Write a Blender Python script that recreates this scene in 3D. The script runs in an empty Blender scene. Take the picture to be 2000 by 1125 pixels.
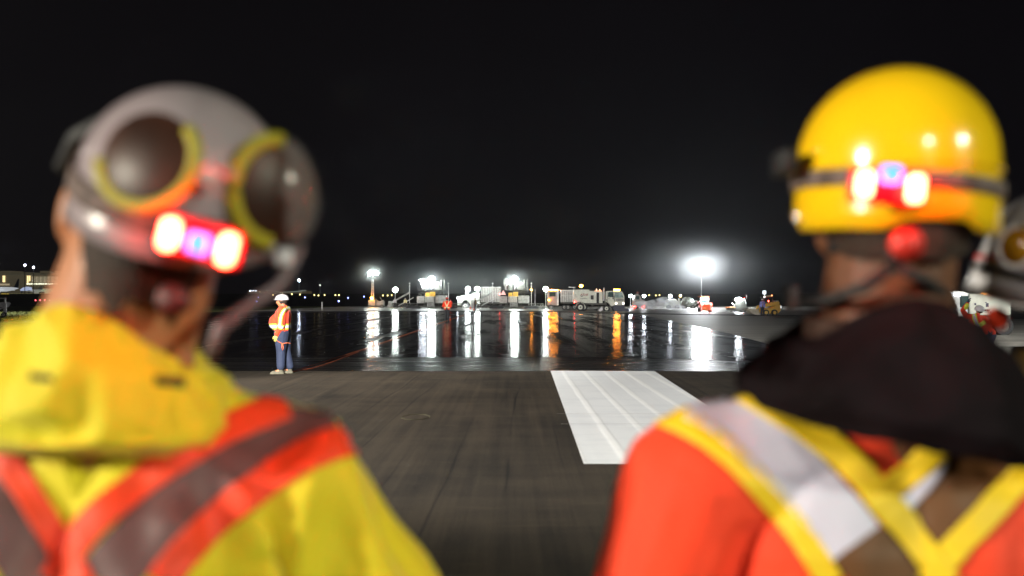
import bpy, bmesh, math, random
from mathutils import Vector, Matrix, noise
from mathutils.bvhtree import BVHTree
random.seed(7)
PI = math.pi
S = bpy.context.scene
C = S.collection
F = 1944.0; H = 1.6; HY = 585.0
def P(px, py, d): return Vector(((px-1000)/F*d, d, H+(HY-py)/F*d))
def G(px, py): d = H*F/(py-HY); return Vector(((px-1000)/F*d, d, 0))

# ---------------------------------------------------------------- camera
cam_d = bpy.data.cameras.new('camera'); cam = bpy.data.objects.new('camera', cam_d); C.objects.link(cam)
cam.location = (0, 0, H); cam.rotation_euler = (PI/2, 0, 0)
cam_d.sensor_width = 36; cam_d.lens = F/2000*36; cam_d.shift_y = (HY-562.5)/2000
cam_d.clip_start = 0.05; cam_d.clip_end = 9000
cam_d.dof.use_dof = True; cam_d.dof.focus_distance = 38; cam_d.dof.aperture_fstop = 1.9
S.camera = cam
# ---------------------------------------------------------------- world (overcast night)
W = bpy.data.worlds.new('World'); S.world = W; W.use_nodes = True
bg = W.node_tree.nodes['Background']
sky = W.node_tree.nodes.new('ShaderNodeTexSky'); sky.sky_type = 'NISHITA'; sky.sun_disc = False
sky.sun_elevation = math.radians(-6); sky.sun_rotation = math.radians(200)
addn = W.node_tree.nodes.new('ShaderNodeMixRGB'); addn.blend_type = 'ADD'; addn.inputs[0].default_value = 1
addn.inputs[2].default_value = (0.030, 0.024, 0.033, 1)
W.node_tree.links.new(sky.outputs[0], addn.inputs[1]); W.node_tree.links.new(addn.outputs[0], bg.inputs[0])
bg.inputs[1].default_value = 0.08
S.view_settings.view_transform = 'Standard'; S.view_settings.look = 'None'
S.view_settings.exposure = 0; S.view_settings.gamma = 1
cy = S.cycles
cy.use_denoising = True; cy.use_adaptive_sampling = False; cy.use_light_tree = True; cy.max_bounces = 5; cy.volume_bounces = 0; cy.diffuse_bounces = 2; cy.glossy_bounces = 3
cy.transmission_bounces = 4; cy.transparent_max_bounces = 8; cy.caustics_reflective = False; cy.caustics_refractive = False
cy.sample_clamp_indirect = 4; cy.sample_clamp_direct = 60; cy.volume_max_steps = 128

# ---------------------------------------------------------------- materials
MATS = {}
def mat(name, col, rough=0.6, metal=0.0, var=0.12, vs=8.0, bump=0.0, bs=40.0, emit=None, es=1.0, spec=0.5, trans=0.0, coat=0.0, alpha=1.0, sheen=0.0):
    if name in MATS: return MATS[name]
    m = bpy.data.materials.new(name); m.use_nodes = True; MATS[name] = m; m.cycles.emission_sampling = 'NONE'
    nt = m.node_tree; b = nt.nodes['Principled BSDF']
    tc = nt.nodes.new('ShaderNodeTexCoord')
    n = nt.nodes.new('ShaderNodeTexNoise'); n.inputs['Scale'].default_value = vs; n.inputs['Detail'].default_value = 4
    nt.links.new(tc.outputs['Object'], n.inputs['Vector'])
    r = nt.nodes.new('ShaderNodeMapRange'); r.inputs[1].default_value = 0.3; r.inputs[2].default_value = 0.7
    r.inputs[3].default_value = 1-var; r.inputs[4].default_value = 1+var
    nt.links.new(n.outputs[0], r.inputs[0])
    mx = nt.nodes.new('ShaderNodeVectorMath'); mx.operation = 'SCALE'
    mx.inputs[0].default_value = col; nt.links.new(r.outputs[0], mx.inputs[3])
    nt.links.new(mx.outputs[0], b.inputs['Base Color'])
    b.inputs['Roughness'].default_value = rough; b.inputs['Metallic'].default_value = metal
    b.inputs['Specular IOR Level'].default_value = spec
    b.inputs['Transmission Weight'].default_value = trans; b.inputs['Coat Weight'].default_value = coat
    b.inputs['Coat Roughness'].default_value = 0.04; b.inputs['Alpha'].default_value = alpha
    b.inputs['Sheen Weight'].default_value = sheen
    if bump:
        n2 = nt.nodes.new('ShaderNodeTexNoise'); n2.inputs['Scale'].default_value = bs; n2.inputs['Detail'].default_value = 3
        nt.links.new(tc.outputs['Object'], n2.inputs['Vector'])
        bp = nt.nodes.new('ShaderNodeBump'); bp.inputs['Strength'].default_value = bump; bp.inputs['Distance'].default_value = 0.01
        nt.links.new(n2.outputs[0], bp.inputs['Height']); nt.links.new(bp.outputs[0], b.inputs['Normal'])
    if emit:
        b.inputs['Emission Color'].default_value = (*emit, 1); b.inputs['Emission Strength'].default_value = es
    return m
def emis(name, col, s, samp=False):
    m = mat(name, (0.6, 0.6, 0.6), 0.4, emit=col, es=s, var=0.02)
    if not samp: m.cycles.emission_sampling = 'NONE'
    m['lit'] = (*col, s); return m

YEL = mat('hivis_yellow', (0.76, 0.64, 0.008), 0.75, var=0.08, vs=5, bump=0.25, bs=30, sheen=0.2)
ORG = mat('hivis_orange', (0.95, 0.052, 0.007), 0.75, var=0.08, vs=5, bump=0.25, bs=30, sheen=0.2)
RTAPE = mat('orange_red_tape', (0.90, 0.06, 0.012), 0.6, var=0.05)
YTAPE = mat('yellow_tape', (0.88, 0.60, 0.012), 0.6, var=0.05)
LTAPE = mat('lime_tape', (0.75, 0.80, 0.08), 0.6, var=0.05)
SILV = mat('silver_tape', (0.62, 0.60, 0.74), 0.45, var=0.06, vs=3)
BTAPE = mat('brown_grey_tape', (0.125, 0.062, 0.062), 0.55, var=0.12, vs=4)
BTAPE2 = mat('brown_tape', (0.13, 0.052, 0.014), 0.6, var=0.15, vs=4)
HOODB = mat('dark_hood_cloth', (0.0075, 0.0045, 0.006), 0.8, var=0.35, vs=7, bump=0.4, bs=20, spec=0.08)
SKIN = mat('skin', (0.48, 0.19, 0.085), 0.5, var=0.08, vs=12)
SKIN2 = mat('shaded_skin', (0.13, 0.046, 0.018), 0.6, var=0.25, vs=12)  # shade under the right man's helmet put into the skin colour
HAIR = mat('dark_hair', (0.03, 0.014, 0.008), 0.7, var=0.4, vs=60, bump=0.6, bs=160)
NAVY = mat('navy_cloth', (0.022, 0.032, 0.070), 0.8, var=0.2, vs=10, bump=0.3, bs=25)
DARKC = mat('dark_cloth', (0.03, 0.03, 0.035), 0.85, var=0.2)
BOOT = mat('dusty_boot_leather', (0.13, 0.12, 0.085), 0.8, var=0.2, vs=20)
GLOV = mat('yellow_glove', (0.6, 0.5, 0.12), 0.8)
WHP = mat('white_plastic', (0.78, 0.76, 0.80), 0.22, var=0.03, coat=0.5)
WHP2 = mat('pale_plastic', (0.34, 0.28, 0.30), 0.32, var=0.16, vs=7, coat=0.5)
YHP = mat('yellow_plastic', (0.95, 0.58, 0.008), 0.2, var=0.02, vs=2, coat=0.6)
RDP = mat('red_plastic_glow', (0.45, 0.008, 0.02), 0.3, emit=(1, .0, .05), es=.12)  # housing emits a little, standing in for the glow of its lamps
KNOB = mat('red_glow_knob', (0.07, 0.005, 0.005), 0.55, var=.2, vs=40)  # dark red stands for torch glow on the knob
BLK = mat('black_rubber', (0.012, 0.012, 0.014), 0.6, var=0.3)
STRAP = mat('webbing_strap', (0.14, 0.10, 0.09), 0.8, var=0.5, vs=45)
LENS = mat('amber_lens', (0.045, 0.016, 0.009), 0.42, var=0.5, vs=14, spec=.25)
LENS2 = mat('golden_lens', (0.50, 0.22, 0.01), 0.12, var=0.5, vs=9, coat=1.0)
CLEAR = mat('clear_plastic', (0.5, 0.45, 0.45), 0.15, trans=0.0, alpha=0.22, coat=1.0)
WPAINT = mat('white_vehicle_paint', (0.70, 0.72, 0.62), 0.4, var=0.12, vs=3, coat=0.2)
GPAINT = mat('grey_steel', (0.35, 0.35, 0.33), 0.5, metal=0.3, var=0.3, vs=3)
DSTEEL = mat('dark_steel', (0.07, 0.07, 0.06), 0.5, metal=0.4, var=0.4, vs=4)
LSTEEL = mat('galvanised_steel', (0.55, 0.56, 0.55), 0.4, metal=0.5, var=0.25, vs=3)
CYEL = mat('machine_yellow', (0.70, 0.40, 0.04), 0.45, var=0.15, vs=3)
MGLASS = mat('cab_glass', (0.05, 0.09, 0.09), 0.08, var=0.3, vs=2, coat=1.0)
REDP = mat('red_paint', (0.6, 0.03, 0.02), 0.4)
CONEO = mat('cone_orange', (0.9, 0.12, 0.02), 0.5)
ROPE = mat('orange_cord', (0.75, 0.16, 0.04), 0.7)

# ---------------------------------------------------------------- object helpers
def thing(name, label, cat, loc=(0, 0, 0), rotz=0, group=None):
    o = bpy.data.objects.new(name, None); C.objects.link(o)
    o.location = loc; o.rotation_euler = (0, 0, rotz); o['label'] = label; o['category'] = cat
    if group: o['group'] = group
    o.empty_display_size = 0.2
    return o
def wmat(o):
    m = Matrix.Translation(o.location) @ o.rotation_euler.to_matrix().to_4x4() if not o.parent else wmat(o.parent)
    return m
def link_mesh(name, me, m, parent=None, world=True, smooth=False, label=None):
    if parent is not None and world:
        me.transform(wmat(parent).inverted())
    me.materials.clear(); me.materials.append(m)
    if smooth: me.polygons.foreach_set('use_smooth', [True]*len(me.polygons))
    o = bpy.data.objects.new(name, me); C.objects.link(o)
    if parent is not None: o.parent = parent
    if label: o['label'] = label
    return o
def obj(name, bm, m, parent=None, world=True, smooth=False, label=None):
    me = bpy.data.meshes.new(name); bm.to_mesh(me); bm.free()
    return link_mesh(name, me, m, parent, world, smooth, label)
def struct(name, bm, m, label=None, kind='structure', smooth=False):
    o = obj(name, bm, m, None, smooth=smooth); o['kind'] = kind
    if label: o['label'] = label
    return o
def tag(o, label, cat, group=None):
    o['label'] = label; o['category'] = cat
    if group: o['group'] = group
    return o
def dup(root, loc, label, rotz=None, scale=None, name=None):
    r = root.copy(); C.objects.link(r); r.location = loc; r['label'] = label
    if rotz is not None: r.rotation_euler = (0, 0, rotz)
    if scale: r.scale = scale
    for ch in [c for c in bpy.data.objects if c.parent == root]:
        c = ch.copy(); C.objects.link(c); c.parent = r
        for g in [g for g in bpy.data.objects if g.parent == ch]:
            e = g.copy(); C.objects.link(e); e.parent = c
    return r

def B(): return bmesh.new()
def box(bm, x0, x1, y0, y1, z0, z1, bev=0.0):
    vs = [bm.verts.new(p) for p in ((x0,y0,z0),(x1,y0,z0),(x1,y1,z0),(x0,y1,z0),(x0,y0,z1),(x1,y0,z1),(x1,y1,z1),(x0,y1,z1))]
    fs = [bm.faces.new([vs[i] for i in q]) for q in ((0,3,2,1),(4,5,6,7),(0,1,5,4),(1,2,6,5),(2,3,7,6),(3,0,4,7))]
    if bev: bmesh.ops.bevel(bm, geom=list({e for f in fs for e in f.edges}), offset=bev, segments=2, affect='EDGES', profile=0.5)
    return bm
def prism(bm, pts, y0, y1):   # polygon in x,z extruded along y
    a = [bm.verts.new((x, y0, z)) for x, z in pts]; b = [bm.verts.new((x, y1, z)) for x, z in pts]
    bm.faces.new(a); bm.faces.new(b[::-1]); n = len(pts)
    for i in range(n): bm.faces.new((a[i], b[i], b[(i+1) % n], a[(i+1) % n]))
    bmesh.ops.recalc_face_normals(bm, faces=bm.faces)
    return bm
def tube(bm, pts, r, seg=8, caps=True):
    pts = [Vector(p) for p in pts]
    rr = r if isinstance(r, (list, tuple)) else [r]*len(pts)
    rings = []; ref = None
    for i, p in enumerate(pts):
        t = (pts[min(i+1, len(pts)-1)]-pts[max(i-1, 0)])
        t = t.normalized() if t.length > 1e-9 else Vector((0, 0, 1))
        if ref is None: ref = Vector((0, 0, 1)) if abs(t.z) < 0.9 else Vector((1, 0, 0))
        u = t.cross(ref).normalized(); v = u.cross(t).normalized()   # steady frame
        rings.append([bm.verts.new(p+u*math.cos(2*PI*k/seg)*rr[i]+v*math.sin(2*PI*k/seg)*rr[i]) for k in range(seg)])
    for a, b in zip(rings, rings[1:]):
        for k in range(seg): bm.faces.new((a[k], a[(k+1) % seg], b[(k+1) % seg], b[k]))
    if caps: bm.faces.new(rings[0][::-1]); bm.faces.new(rings[-1])
    return bm
def ell(bm, c, r, R=None, sub=2):
    r = r if isinstance(r, (list, tuple)) else (r, r, r)
    M = Matrix.Translation(Vector(c)) @ (R.to_4x4() if R else Matrix()) @ Matrix.Diagonal((r[0], r[1], r[2], 1))
    bmesh.ops.create_icosphere(bm, subdivisions=sub, radius=1, matrix=M); return bm
def caps(bm, pts, rr):          # rounded limb: spheres at joints and cones between
    pts = [Vector(p) for p in pts]
    for p, r in zip(pts, rr): ell(bm, p, r*1.0, sub=2)
    for i in range(len(pts)-1): tube(bm, [pts[i], pts[i+1]], [rr[i], rr[i+1]], 14)
    return bm
def loft(bm, secs, seg=24):     # (x,y,z,rx,ry)
    rings = []
    for (x, y, z, rx, ry) in secs:
        rings.append([bm.verts.new((x+rx*math.cos(2*PI*k/seg), y+ry*math.sin(2*PI*k/seg), z)) for k in range(seg)])
    for a, b in zip(rings, rings[1:]):
        for k in range(seg): bm.faces.new((a[k], a[(k+1) % seg], b[(k+1) % seg], b[k]))
    bm.faces.new(rings[0][::-1]); bm.faces.new(rings[-1]); return bm
def wheel(bm, c, r, w, seg=24, inner=0.0):   # axis along y
    c = Vector(c)
    prof = [(r*0.55, -w/2), (r*0.93, -w/2), (r, -w*0.36), (r, w*0.36), (r*0.93, w/2), (r*0.55, w/2)]
    rings = [[bm.verts.new(c+Vector((R*math.cos(2*PI*k/seg), y, R*math.sin(2*PI*k/seg)))) for k in range(seg)] for R, y in prof]
    for a, b in zip(rings, rings[1:]+rings[:1]):
        for k in range(seg): bm.faces.new((a[k], a[(k+1) % seg], b[(k+1) % seg], b[k]))
    return bm
def disc(bm, c, r, w, seg=20):
    c = Vector(c); return tube(bm, [c-Vector((0, w/2, 0)), c+Vector((0, w/2, 0))], r, seg)
def remesh(bm, vox, smooth=6, fac=0.5, disp=None):
    me = bpy.data.meshes.new('tmp'); bm.to_mesh(me); bm.free()
    o = bpy.data.objects.new('tmp', me); C.objects.link(o)
    md = o.modifiers.new('r', 'REMESH'); md.mode = 'VOXEL'; md.voxel_size = vox
    if smooth: s = o.modifiers.new('s', 'SMOOTH'); s.factor = fac; s.iterations = smooth
    dg = bpy.context.evaluated_depsgraph_get(); dg.update()
    m2 = bpy.data.meshes.new_from_object(o.evaluated_get(dg))
    bpy.data.objects.remove(o); bpy.data.meshes.remove(me)
    if disp:
        m2.update()
        nn = [v.normal.copy() for v in m2.vertices]
        for v, n in zip(m2.vertices, nn): v.co += n*disp(v.co)
    return m2
# pixel-measured pieces on a plane at distance d (dn in front of it, th thick)
def pb(bm, x0, y0, x1, y1, d, th=0.5, bev=0.0):
    a = P(x0, y1, d); b = P(x1, y0, d); return box(bm, a.x, b.x, d, d+th, a.z, b.z, bev)
def pt(bm, pts, d, r, seg=6): return tube(bm, [P(x, y, d) for x, y in pts], r, seg)
def pw(T, name_r, x, y, rpx, d, w=0.35, rim=None, hub=True):
    r = rpx/F*d; c = P(x, y, d)
    t = obj('wheel', wheel(B(), c, r, w), BLK, T, smooth=False)
    rm = B(); disc(rm, c+Vector((0, -w*0.18, 0)), r*0.56, w*0.5)
    ro = obj('rim', rm, rim or GPAINT, T); ro.parent = t
    if hub:
        hb = B(); disc(hb, c+Vector((0, -w*0.5, 0)), r*0.2, w*0.3); ho = obj('hub', hb, DSTEEL, T); ho.parent = t
    return t
def lamp_mesh(T, c, r, m, name='lamp_globe', sub=2, sq=(1, 1, 1)):
    s = m.get('lit')
    if s and s[3] >= 40:      # a strong lamp gives its light from a round source of the same size and radiance
        ld = bpy.data.lights.new('lamp_light', 'POINT'); ld.shadow_soft_size = r*1.03; ld.color = s[:3]; ld.energy = s[3]*4*PI*PI*r*r*min(sq)
        lo = bpy.data.objects.new('lamp_light', ld); C.objects.link(lo); lo.location = wmat(T).inverted() @ Vector(c); lo.parent = T
    return obj(name, ell(B(), c, (r*sq[0], r*sq[1], r*sq[2]), sub=sub), m, T, smooth=True)
def strips(T, name, target, pts, wpx, m, off=0.004, step=6.0, label=None):
    """tape laid on the surface of a garment: rows of points found on the cloth, raised by its thickness"""
    me = target.data; M = wmat(target.parent) if target.parent else wmat(target)
    bvh = BVHTree.FromPolygons([M @ v.co for v in me.vertices], [list(p.vertices) for p in me.polygons])
    # smooth polyline
    pl = [Vector((p[0], p[1])) for p in pts]; out = []
    for i in range(len(pl)-1):
        p0 = pl[max(i-1, 0)]; p1 = pl[i]; p2 = pl[i+1]; p3 = pl[min(i+2, len(pl)-1)]
        n = max(1, int((p2-p1).length/step))
        for k in range(n):
            t = k/n
            out.append(0.5*((2*p1)+(p2-p0)*t+(2*p0-5*p1+4*p2-p3)*t*t+(3*p1-p0-3*p2+p3)*t**3))
    out.append(pl[-1])
    bm = B(); o = Vector((0, 0, H)); prev = None; nw = max(2, int(wpx/step))
    for i, q in enumerate(out):
        t = (out[min(i+1, len(out)-1)]-out[max(i-1, 0)]).normalized(); nrm = Vector((-t.y, t.x)); row = []
        for j in range(nw+1):
            s = q+nrm*wpx*(j/nw-0.5); dv = (P(s.x, s.y, 1.0)-o).normalized()
            loc, no, ix, dist = bvh.ray_cast(o, dv)
            if loc is None: row.append(None); continue
            if no.dot(dv) > 0: no = -no
            row.append((bm.verts.new(loc+no*off), dist))
        if prev:
            for j in range(nw):
                q4 = (prev[j], prev[j+1], row[j+1], row[j])
                if all(q4) and max(a[1] for a in q4)-min(a[1] for a in q4) < 0.05*max(1, q4[0][1]/6):
                    bm.faces.new([a[0] for a in q4])
        prev = row
    bmesh.ops.delete(bm, geom=[v for v in bm.verts if not v.link_faces], context='VERTS')
    if not bm.faces: bm.free(); return None
    bmesh.ops.recalc_face_normals(bm, faces=bm.faces)
    bmesh.ops.solidify(bm, geom=bm.faces[:], thickness=0.0012)
    return obj(name, bm, m, T, smooth=True, label=label)
def shell_of(T, name, target, pred, m, off=0.004, label=None):
    me = target.data; bm = B(); mp = {}
    for p in me.polygons:
        if pred(p.center):
            vs = []
            for vi in p.vertices:
                if vi not in mp:
                    v = me.vertices[vi]; mp[vi] = bm.verts.new(v.co+v.normal*off)
                vs.append(mp[vi])
            bm.faces.new(vs)
    if not bm.faces: bm.free(); return None
    return obj(name, bm, m, T, world=False, smooth=True, label=label)

# ================================================================ GROUND
def zter(d): t = min(1, max(0, (d-240)/460)); return 5.6*t*t*(3-2*t)
def ground_mat(name, c0, c1, rough, fn, bump=0.2, spec=0.5, rvar=0.0):
    m = bpy.data.materials.new(name); m.use_nodes = True; nt = m.node_tree; b = nt.nodes['Principled BSDF']; L = nt.links.new
    tc = nt.nodes.new('ShaderNodeTexCoord'); fac, hgt = fn(nt, L, tc.outputs['Object'])
    mx = nt.nodes.new('ShaderNodeMixRGB'); mx.inputs[1].default_value = (*c0, 1); mx.inputs[2].default_value = (*c1, 1)
    L(fac, mx.inputs[0]); L(mx.outputs[0], b.inputs['Base Color'])
    rr = nt.nodes.new('ShaderNodeMapRange'); rr.inputs[3].default_value = rough-rvar; rr.inputs[4].default_value = rough+rvar
    L(fac, rr.inputs[0]); L(rr.outputs[0], b.inputs['Roughness']); b.inputs['Specular IOR Level'].default_value = spec
    bp = nt.nodes.new('ShaderNodeBump'); bp.inputs['Strength'].default_value = bump; bp.inputs['Distance'].default_value = 0.01
    L(hgt, bp.inputs['Height']); L(bp.outputs[0], b.inputs['Normal'])
    return m
def nz(nt, L, vec, sc, scale=1.0, detail=4, rough=0.55, rot=0.0, dist=0.0):
    mp = nt.nodes.new('ShaderNodeMapping'); mp.inputs['Scale'].default_value = sc; mp.inputs['Rotation'].default_value = (0, 0, rot); L(vec, mp.inputs[0])
    n = nt.nodes.new('ShaderNodeTexNoise'); n.inputs['Scale'].default_value = scale; n.inputs['Detail'].default_value = detail
    n.inputs['Roughness'].default_value = rough; n.inputs['Distortion'].default_value = dist; L(mp.outputs[0], n.inputs[0]); return n.outputs[0]
def mth(nt, L, op, a, b=None, c=None):
    n = nt.nodes.new('ShaderNodeMath'); n.operation = op
    for i, v in enumerate((a, b, c)):
        if v is None: continue
        if isinstance(v, (int, float)): n.inputs[i].default_value = v
        else: L(v, n.inputs[i])
    return n.outputs[0]
def ramp(nt, L, v, a, b, c=0.0, d=1.0):
    n = nt.nodes.new('ShaderNodeMapRange'); L(v, n.inputs[0])
    for i, q in enumerate((a, b, c, d)): n.inputs[i+1].default_value = q
    return n.outputs[0]
def f_dry(nt, L, v):
    long_ = nz(nt, L, v, (1.5, 0.035, 1), 1.0, 4, 0.6, rot=-0.03)
    trans = nz(nt, L, v, (0.12, 2.2, 1), 1.0, 5, 0.6, dist=0.3)
    grain = nz(nt, L, v, (1, 1, 1), 90, 3)
    blot = nz(nt, L, v, (1, 1, 1), 0.9, 5)
    smear = nz(nt, L, v, (0.55, 0.30, 1), 1.0, 5, 0.6, dist=1.2)
    f = mth(nt, L, 'ADD', mth(nt, L, 'MULTIPLY', long_, 0.34), mth(nt, L, 'MULTIPLY', trans, 0.30))
    f = mth(nt, L, 'ADD', f, mth(nt, L, 'MULTIPLY', smear, 0.55)); f = mth(nt, L, 'ADD', f, mth(nt, L, 'MULTIPLY', blot, 0.36)); f = mth(nt, L, 'ADD', f, mth(nt, L, 'MULTIPLY', grain, 0.35))
    sx = nt.nodes.new('ShaderNodeSeparateXYZ'); L(v, sx.inputs[0])
    wob = nz(nt, L, v, (0.0, 0.06, 1), 1.0, 3); pick = ramp(nt, L, nz(nt, L, v, (1.3, 0.10, 1), 1.0, 4), 0.47, 0.60)
    fr = mth(nt, L, 'PINGPONG', mth(nt, L, 'ADD', mth(nt, L, 'MULTIPLY', sx.outputs[0], 1.9), mth(nt, L, 'ADD', wob, mth(nt, L, 'MULTIPLY', sx.outputs[1], -0.04))), 0.5)
    seam = mth(nt, L, 'MULTIPLY', ramp(nt, L, fr, 0.004, 0.040, 1.0, 0.0), pick)
    fine = nz(nt, L, v, (7.0, 0.12, 1), 1.0, 5, 0.7, rot=-0.03); f = mth(nt, L, 'ADD', f, mth(nt, L, 'MULTIPLY', mth(nt, L, 'SUBTRACT', fine, 0.5), 0.7))
    scuff = ramp(nt, L, nz(nt, L, v, (0.5, 3.5, 1), 1.6, 6, 0.7, dist=0.6), 0.60, 0.70)
    f = mth(nt, L, 'SUBTRACT', f, mth(nt, L, 'MULTIPLY', seam, 0.32)); f = mth(nt, L, 'ADD', f, mth(nt, L, 'MULTIPLY', scuff, 0.26))
    return ramp(nt, L, f, 0.70, 1.12), mth(nt, L, 'ADD', f, grain)
def f_wet(nt, L, v):
    a = nz(nt, L, v, (0.9, 0.05, 1), 1.0, 4, 0.5, rot=-0.25)
    b = nz(nt, L, v, (0.45, 2.2, 1), 1.0, 4, 0.6)
    c = nz(nt, L, v, (0.6, 2.5, 1), 3.0, 5, 0.7)
    f = mth(nt, L, 'ADD', mth(nt, L, 'MULTIPLY', a, 0.7), mth(nt, L, 'MULTIPLY', b, 0.3))
    h = mth(nt, L, 'ADD', mth(nt, L, 'MULTIPLY', b, 0.8), mth(nt, L, 'MULTIPLY', c, 0.35))
    return ramp(nt, L, f, 0.49, 0.62), h
def f_tack(nt, L, v):
    b = nz(nt, L, v, (0.05, 5.0, 1), 1.0, 5, 0.7)
    c = nz(nt, L, v, (1, 1, 1), 40.0, 3)
    f = mth(nt, L, 'MULTIPLY', b, 1.0)
    return ramp(nt, L, f, 0.35, 0.65), mth(nt, L, 'ADD', mth(nt, L, 'MULTIPLY', b, 1.5), c)
def f_grey(nt, L, v):
    a = nz(nt, L, v, (0.10, 0.6, 1), 1.0, 5, 0.65, rot=0.5)
    c = nz(nt, L, v, (1, 1, 1), 30, 3)
    return ramp(nt, L, a, 0.35, 0.65), mth(nt, L, 'ADD', a, mth(nt, L, 'MULTIPLY', c, 0.3))
def f_grass(nt, L, v):
    a = nz(nt, L, v, (0.15, 0.15, 1), 1.0, 5, 0.65); c = nz(nt, L, v, (1, 1, 1), 5, 4)
    return ramp(nt, L, mth(nt, L, 'ADD', mth(nt, L, 'MULTIPLY', a, 0.5), mth(nt, L, 'MULTIPLY', c, 0.5)), 0.35, 0.65), c
def f_paint(nt, L, v):
    a = nz(nt, L, v, (5.0, 0.04, 1), 1.0, 3, 0.5); t = nz(nt, L, v, (1, 1, 1), 30, 3)
    w = nt.nodes.new('ShaderNodeTexWave'); w.wave_type = 'BANDS'; w.bands_direction = 'X'; w.inputs['Scale'].default_value = 0.70
    w.inputs['Distortion'].default_value = 0.25; w.inputs['Detail'].default_value = 1; L(v, w.inputs[0])
    rid = ramp(nt, L, w.outputs[1], 0.82, 0.98, 0, 1)
    f = mth(nt, L, 'ADD', mth(nt, L, 'MULTIPLY', a, 0.45), mth(nt, L, 'MULTIPLY', rid, 0.5))
    f = mth(nt, L, 'ADD', f, mth(nt, L, 'MULTIPLY', t, 0.15))
    grime = ramp(nt, L, nz(nt, L, v, (0.6, 1.6, 1), 1.0, 7, 0.7), 0.5, 0.75); f = mth(nt, L, 'SUBTRACT', f, mth(nt, L, 'MULTIPLY', grime, 0.5))
    return ramp(nt, L, f, 0.1, 0.8), mth(nt, L, 'ADD', rid, mth(nt, L, 'MULTIPLY', t, 0.3))
M_dry = ground_mat('dry_asphalt_mat', (0.006, 0.0047, 0.003), (0.046, 0.035, 0.023), 0.85, f_dry, 0.35, 0.2)
M_wet = ground_mat('wet_asphalt_mat', (0.006, 0.005, 0.005), (0.014, 0.012, 0.011), 0.225, f_wet, 0.16, 0.5, 0.085)
M_tack = ground_mat('tack_coat_mat', (0.005, 0.005, 0.005), (0.016, 0.014, 0.013), 0.28, f_tack, 0.95, 0.4, 0.12)
M_grey = ground_mat('damp_pavement_mat', (0.07, 0.07, 0.065), (0.22, 0.21, 0.19), 0.50, f_grey, 0.2, 0.4, 0.1)
M_conc = ground_mat('damp_concrete_mat', (0.16, 0.155, 0.145), (0.50, 0.48, 0.44), 0.33, f_grey, 0.2, 0.5, 0.09)
M_sheen = ground_mat('damp_sheen_mat', (0.22, 0.21, 0.19), (0.50, 0.48, 0.43), 0.55, f_grey, 0.2, 0.9, 0.08)
M_grass = ground_mat('grass_mat', (0.035, 0.045, 0.012), (0.15, 0.16, 0.045), 0.9, f_grass, 0.5, 0.1)
M_earth = ground_mat('far_ground_mat', (0.012, 0.010, 0.009), (0.035, 0.030, 0.024), 0.95, f_grass, 0.3, 0.05)
M_paint = ground_mat('white_marking_mat', (0.70, 0.73, 0.755), (0.88, 0.90, 0.90), 0.6, f_paint, 0.25)

# ground sheet
bm = B()
xs = [-1500, -1000, -600, -300, -150, -80, -40, 0, 40, 80, 150, 300, 600, 1000, 1500]
ys = [-60, 0, 60, 120, 240]+[240+460*i/16 for i in range(1, 17)]+[900, 1200, 1600]
gv = [[bm.verts.new((x, y, zter(y))) for x in xs] for y in ys]
for j in range(len(ys)-1):
    for i in range(len(xs)-1): bm.faces.new((gv[j][i], gv[j][i+1], gv[j+1][i+1], gv[j+1][i]))
struct('ground', bm, M_earth, smooth=True)
def sheet(name, pts, z, m, kind='structure'):
    bm = B(); bm.faces.new([bm.verts.new((x, y, z)) for x, y in pts]); o = struct(name, bm, m); return o
# grass verge: sheet + blades at the near border
sheet('grass_verge', [(-240, 70), (-38, 70), (-38, 236), (-240, 236)], 0.004, M_grass)
sheet('taxiway', [(-60, -20), (-14, -20), (-14, 70), (-38, 70), (-38, 236), (-37.9, 236), (-37.9, 70.1), (-60, 70)][:4]+[(-60, 70)], 0.004, M_grey)
sheet('runway_pavement', [(-38, 130), (3.5, 133), (13.7, 110), (21.7, 100), (40, 84), (90, 84), (90, 236), (-38, 236)], 0.008, M_conc)
sheet('wet_pavement', [(-38, 27.4), (3, 27.4), (7.3, 25.0), (40, 24.0), (40, 33), (9.0, 34), (9.2, 36), (10.3, 48), (12, 78), (13.7, 110), (3.5, 133), (-38, 130)], 0.012, M_wet)
sheet('damp_pavement', [(9.0, 34), (40, 33), (60, 33), (60, 60), (40, 84), (21.7, 100), (13.7, 110), (12, 78), (10.3, 48), (9.2, 36)], 0.012, M_sheen)
sheet('tack_coat_strip', [(-38, 22.15), (12, 22.0), (40, 21.9), (40, 24.0), (7.3, 25.0), (3, 27.4), (-38, 27.4)], 0.008, M_tack)
sheet('dry_pavement', [(-14, -20), (40, -20), (40, 21.9), (12, 22.0), (-14, 22.12)], 0.016, M_dry)
# white painted bar, a little relief of its own
bm = B()
p = [G(1140, 910), G(1075, 725.6), G(1278, 726.6), (2.75, 9.55)]
bm.faces.new([bm.verts.new((q[0], q[1], 0.020)) for q in p][::-1])
o = struct('painted_marking', bm, M_paint); 
# cross seams in the paint
bm = B()
for py in (811, 831):
    d = H*F/(py-HY)
    box(bm, 0.62, 3.2, d-0.006, d+0.006, 0.0205, 0.0215)
struct('pavement_joint', bm, mat('seam_grey', (0.35, 0.35, 0.34), 0.8))
# yellow spray ring on the pavement
bm = B()
cg = G(812, 817)
tube(bm, [cg+Vector((math.cos(a)*0.19, math.sin(a)*0.30, 0.018)) for a in [2*PI*k/28 for k in range(29)]], 0.004, 5, False)
struct('painted_ring', bm, mat('faded_yellow_spray', (0.085, 0.082, 0.035), 0.8))
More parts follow.
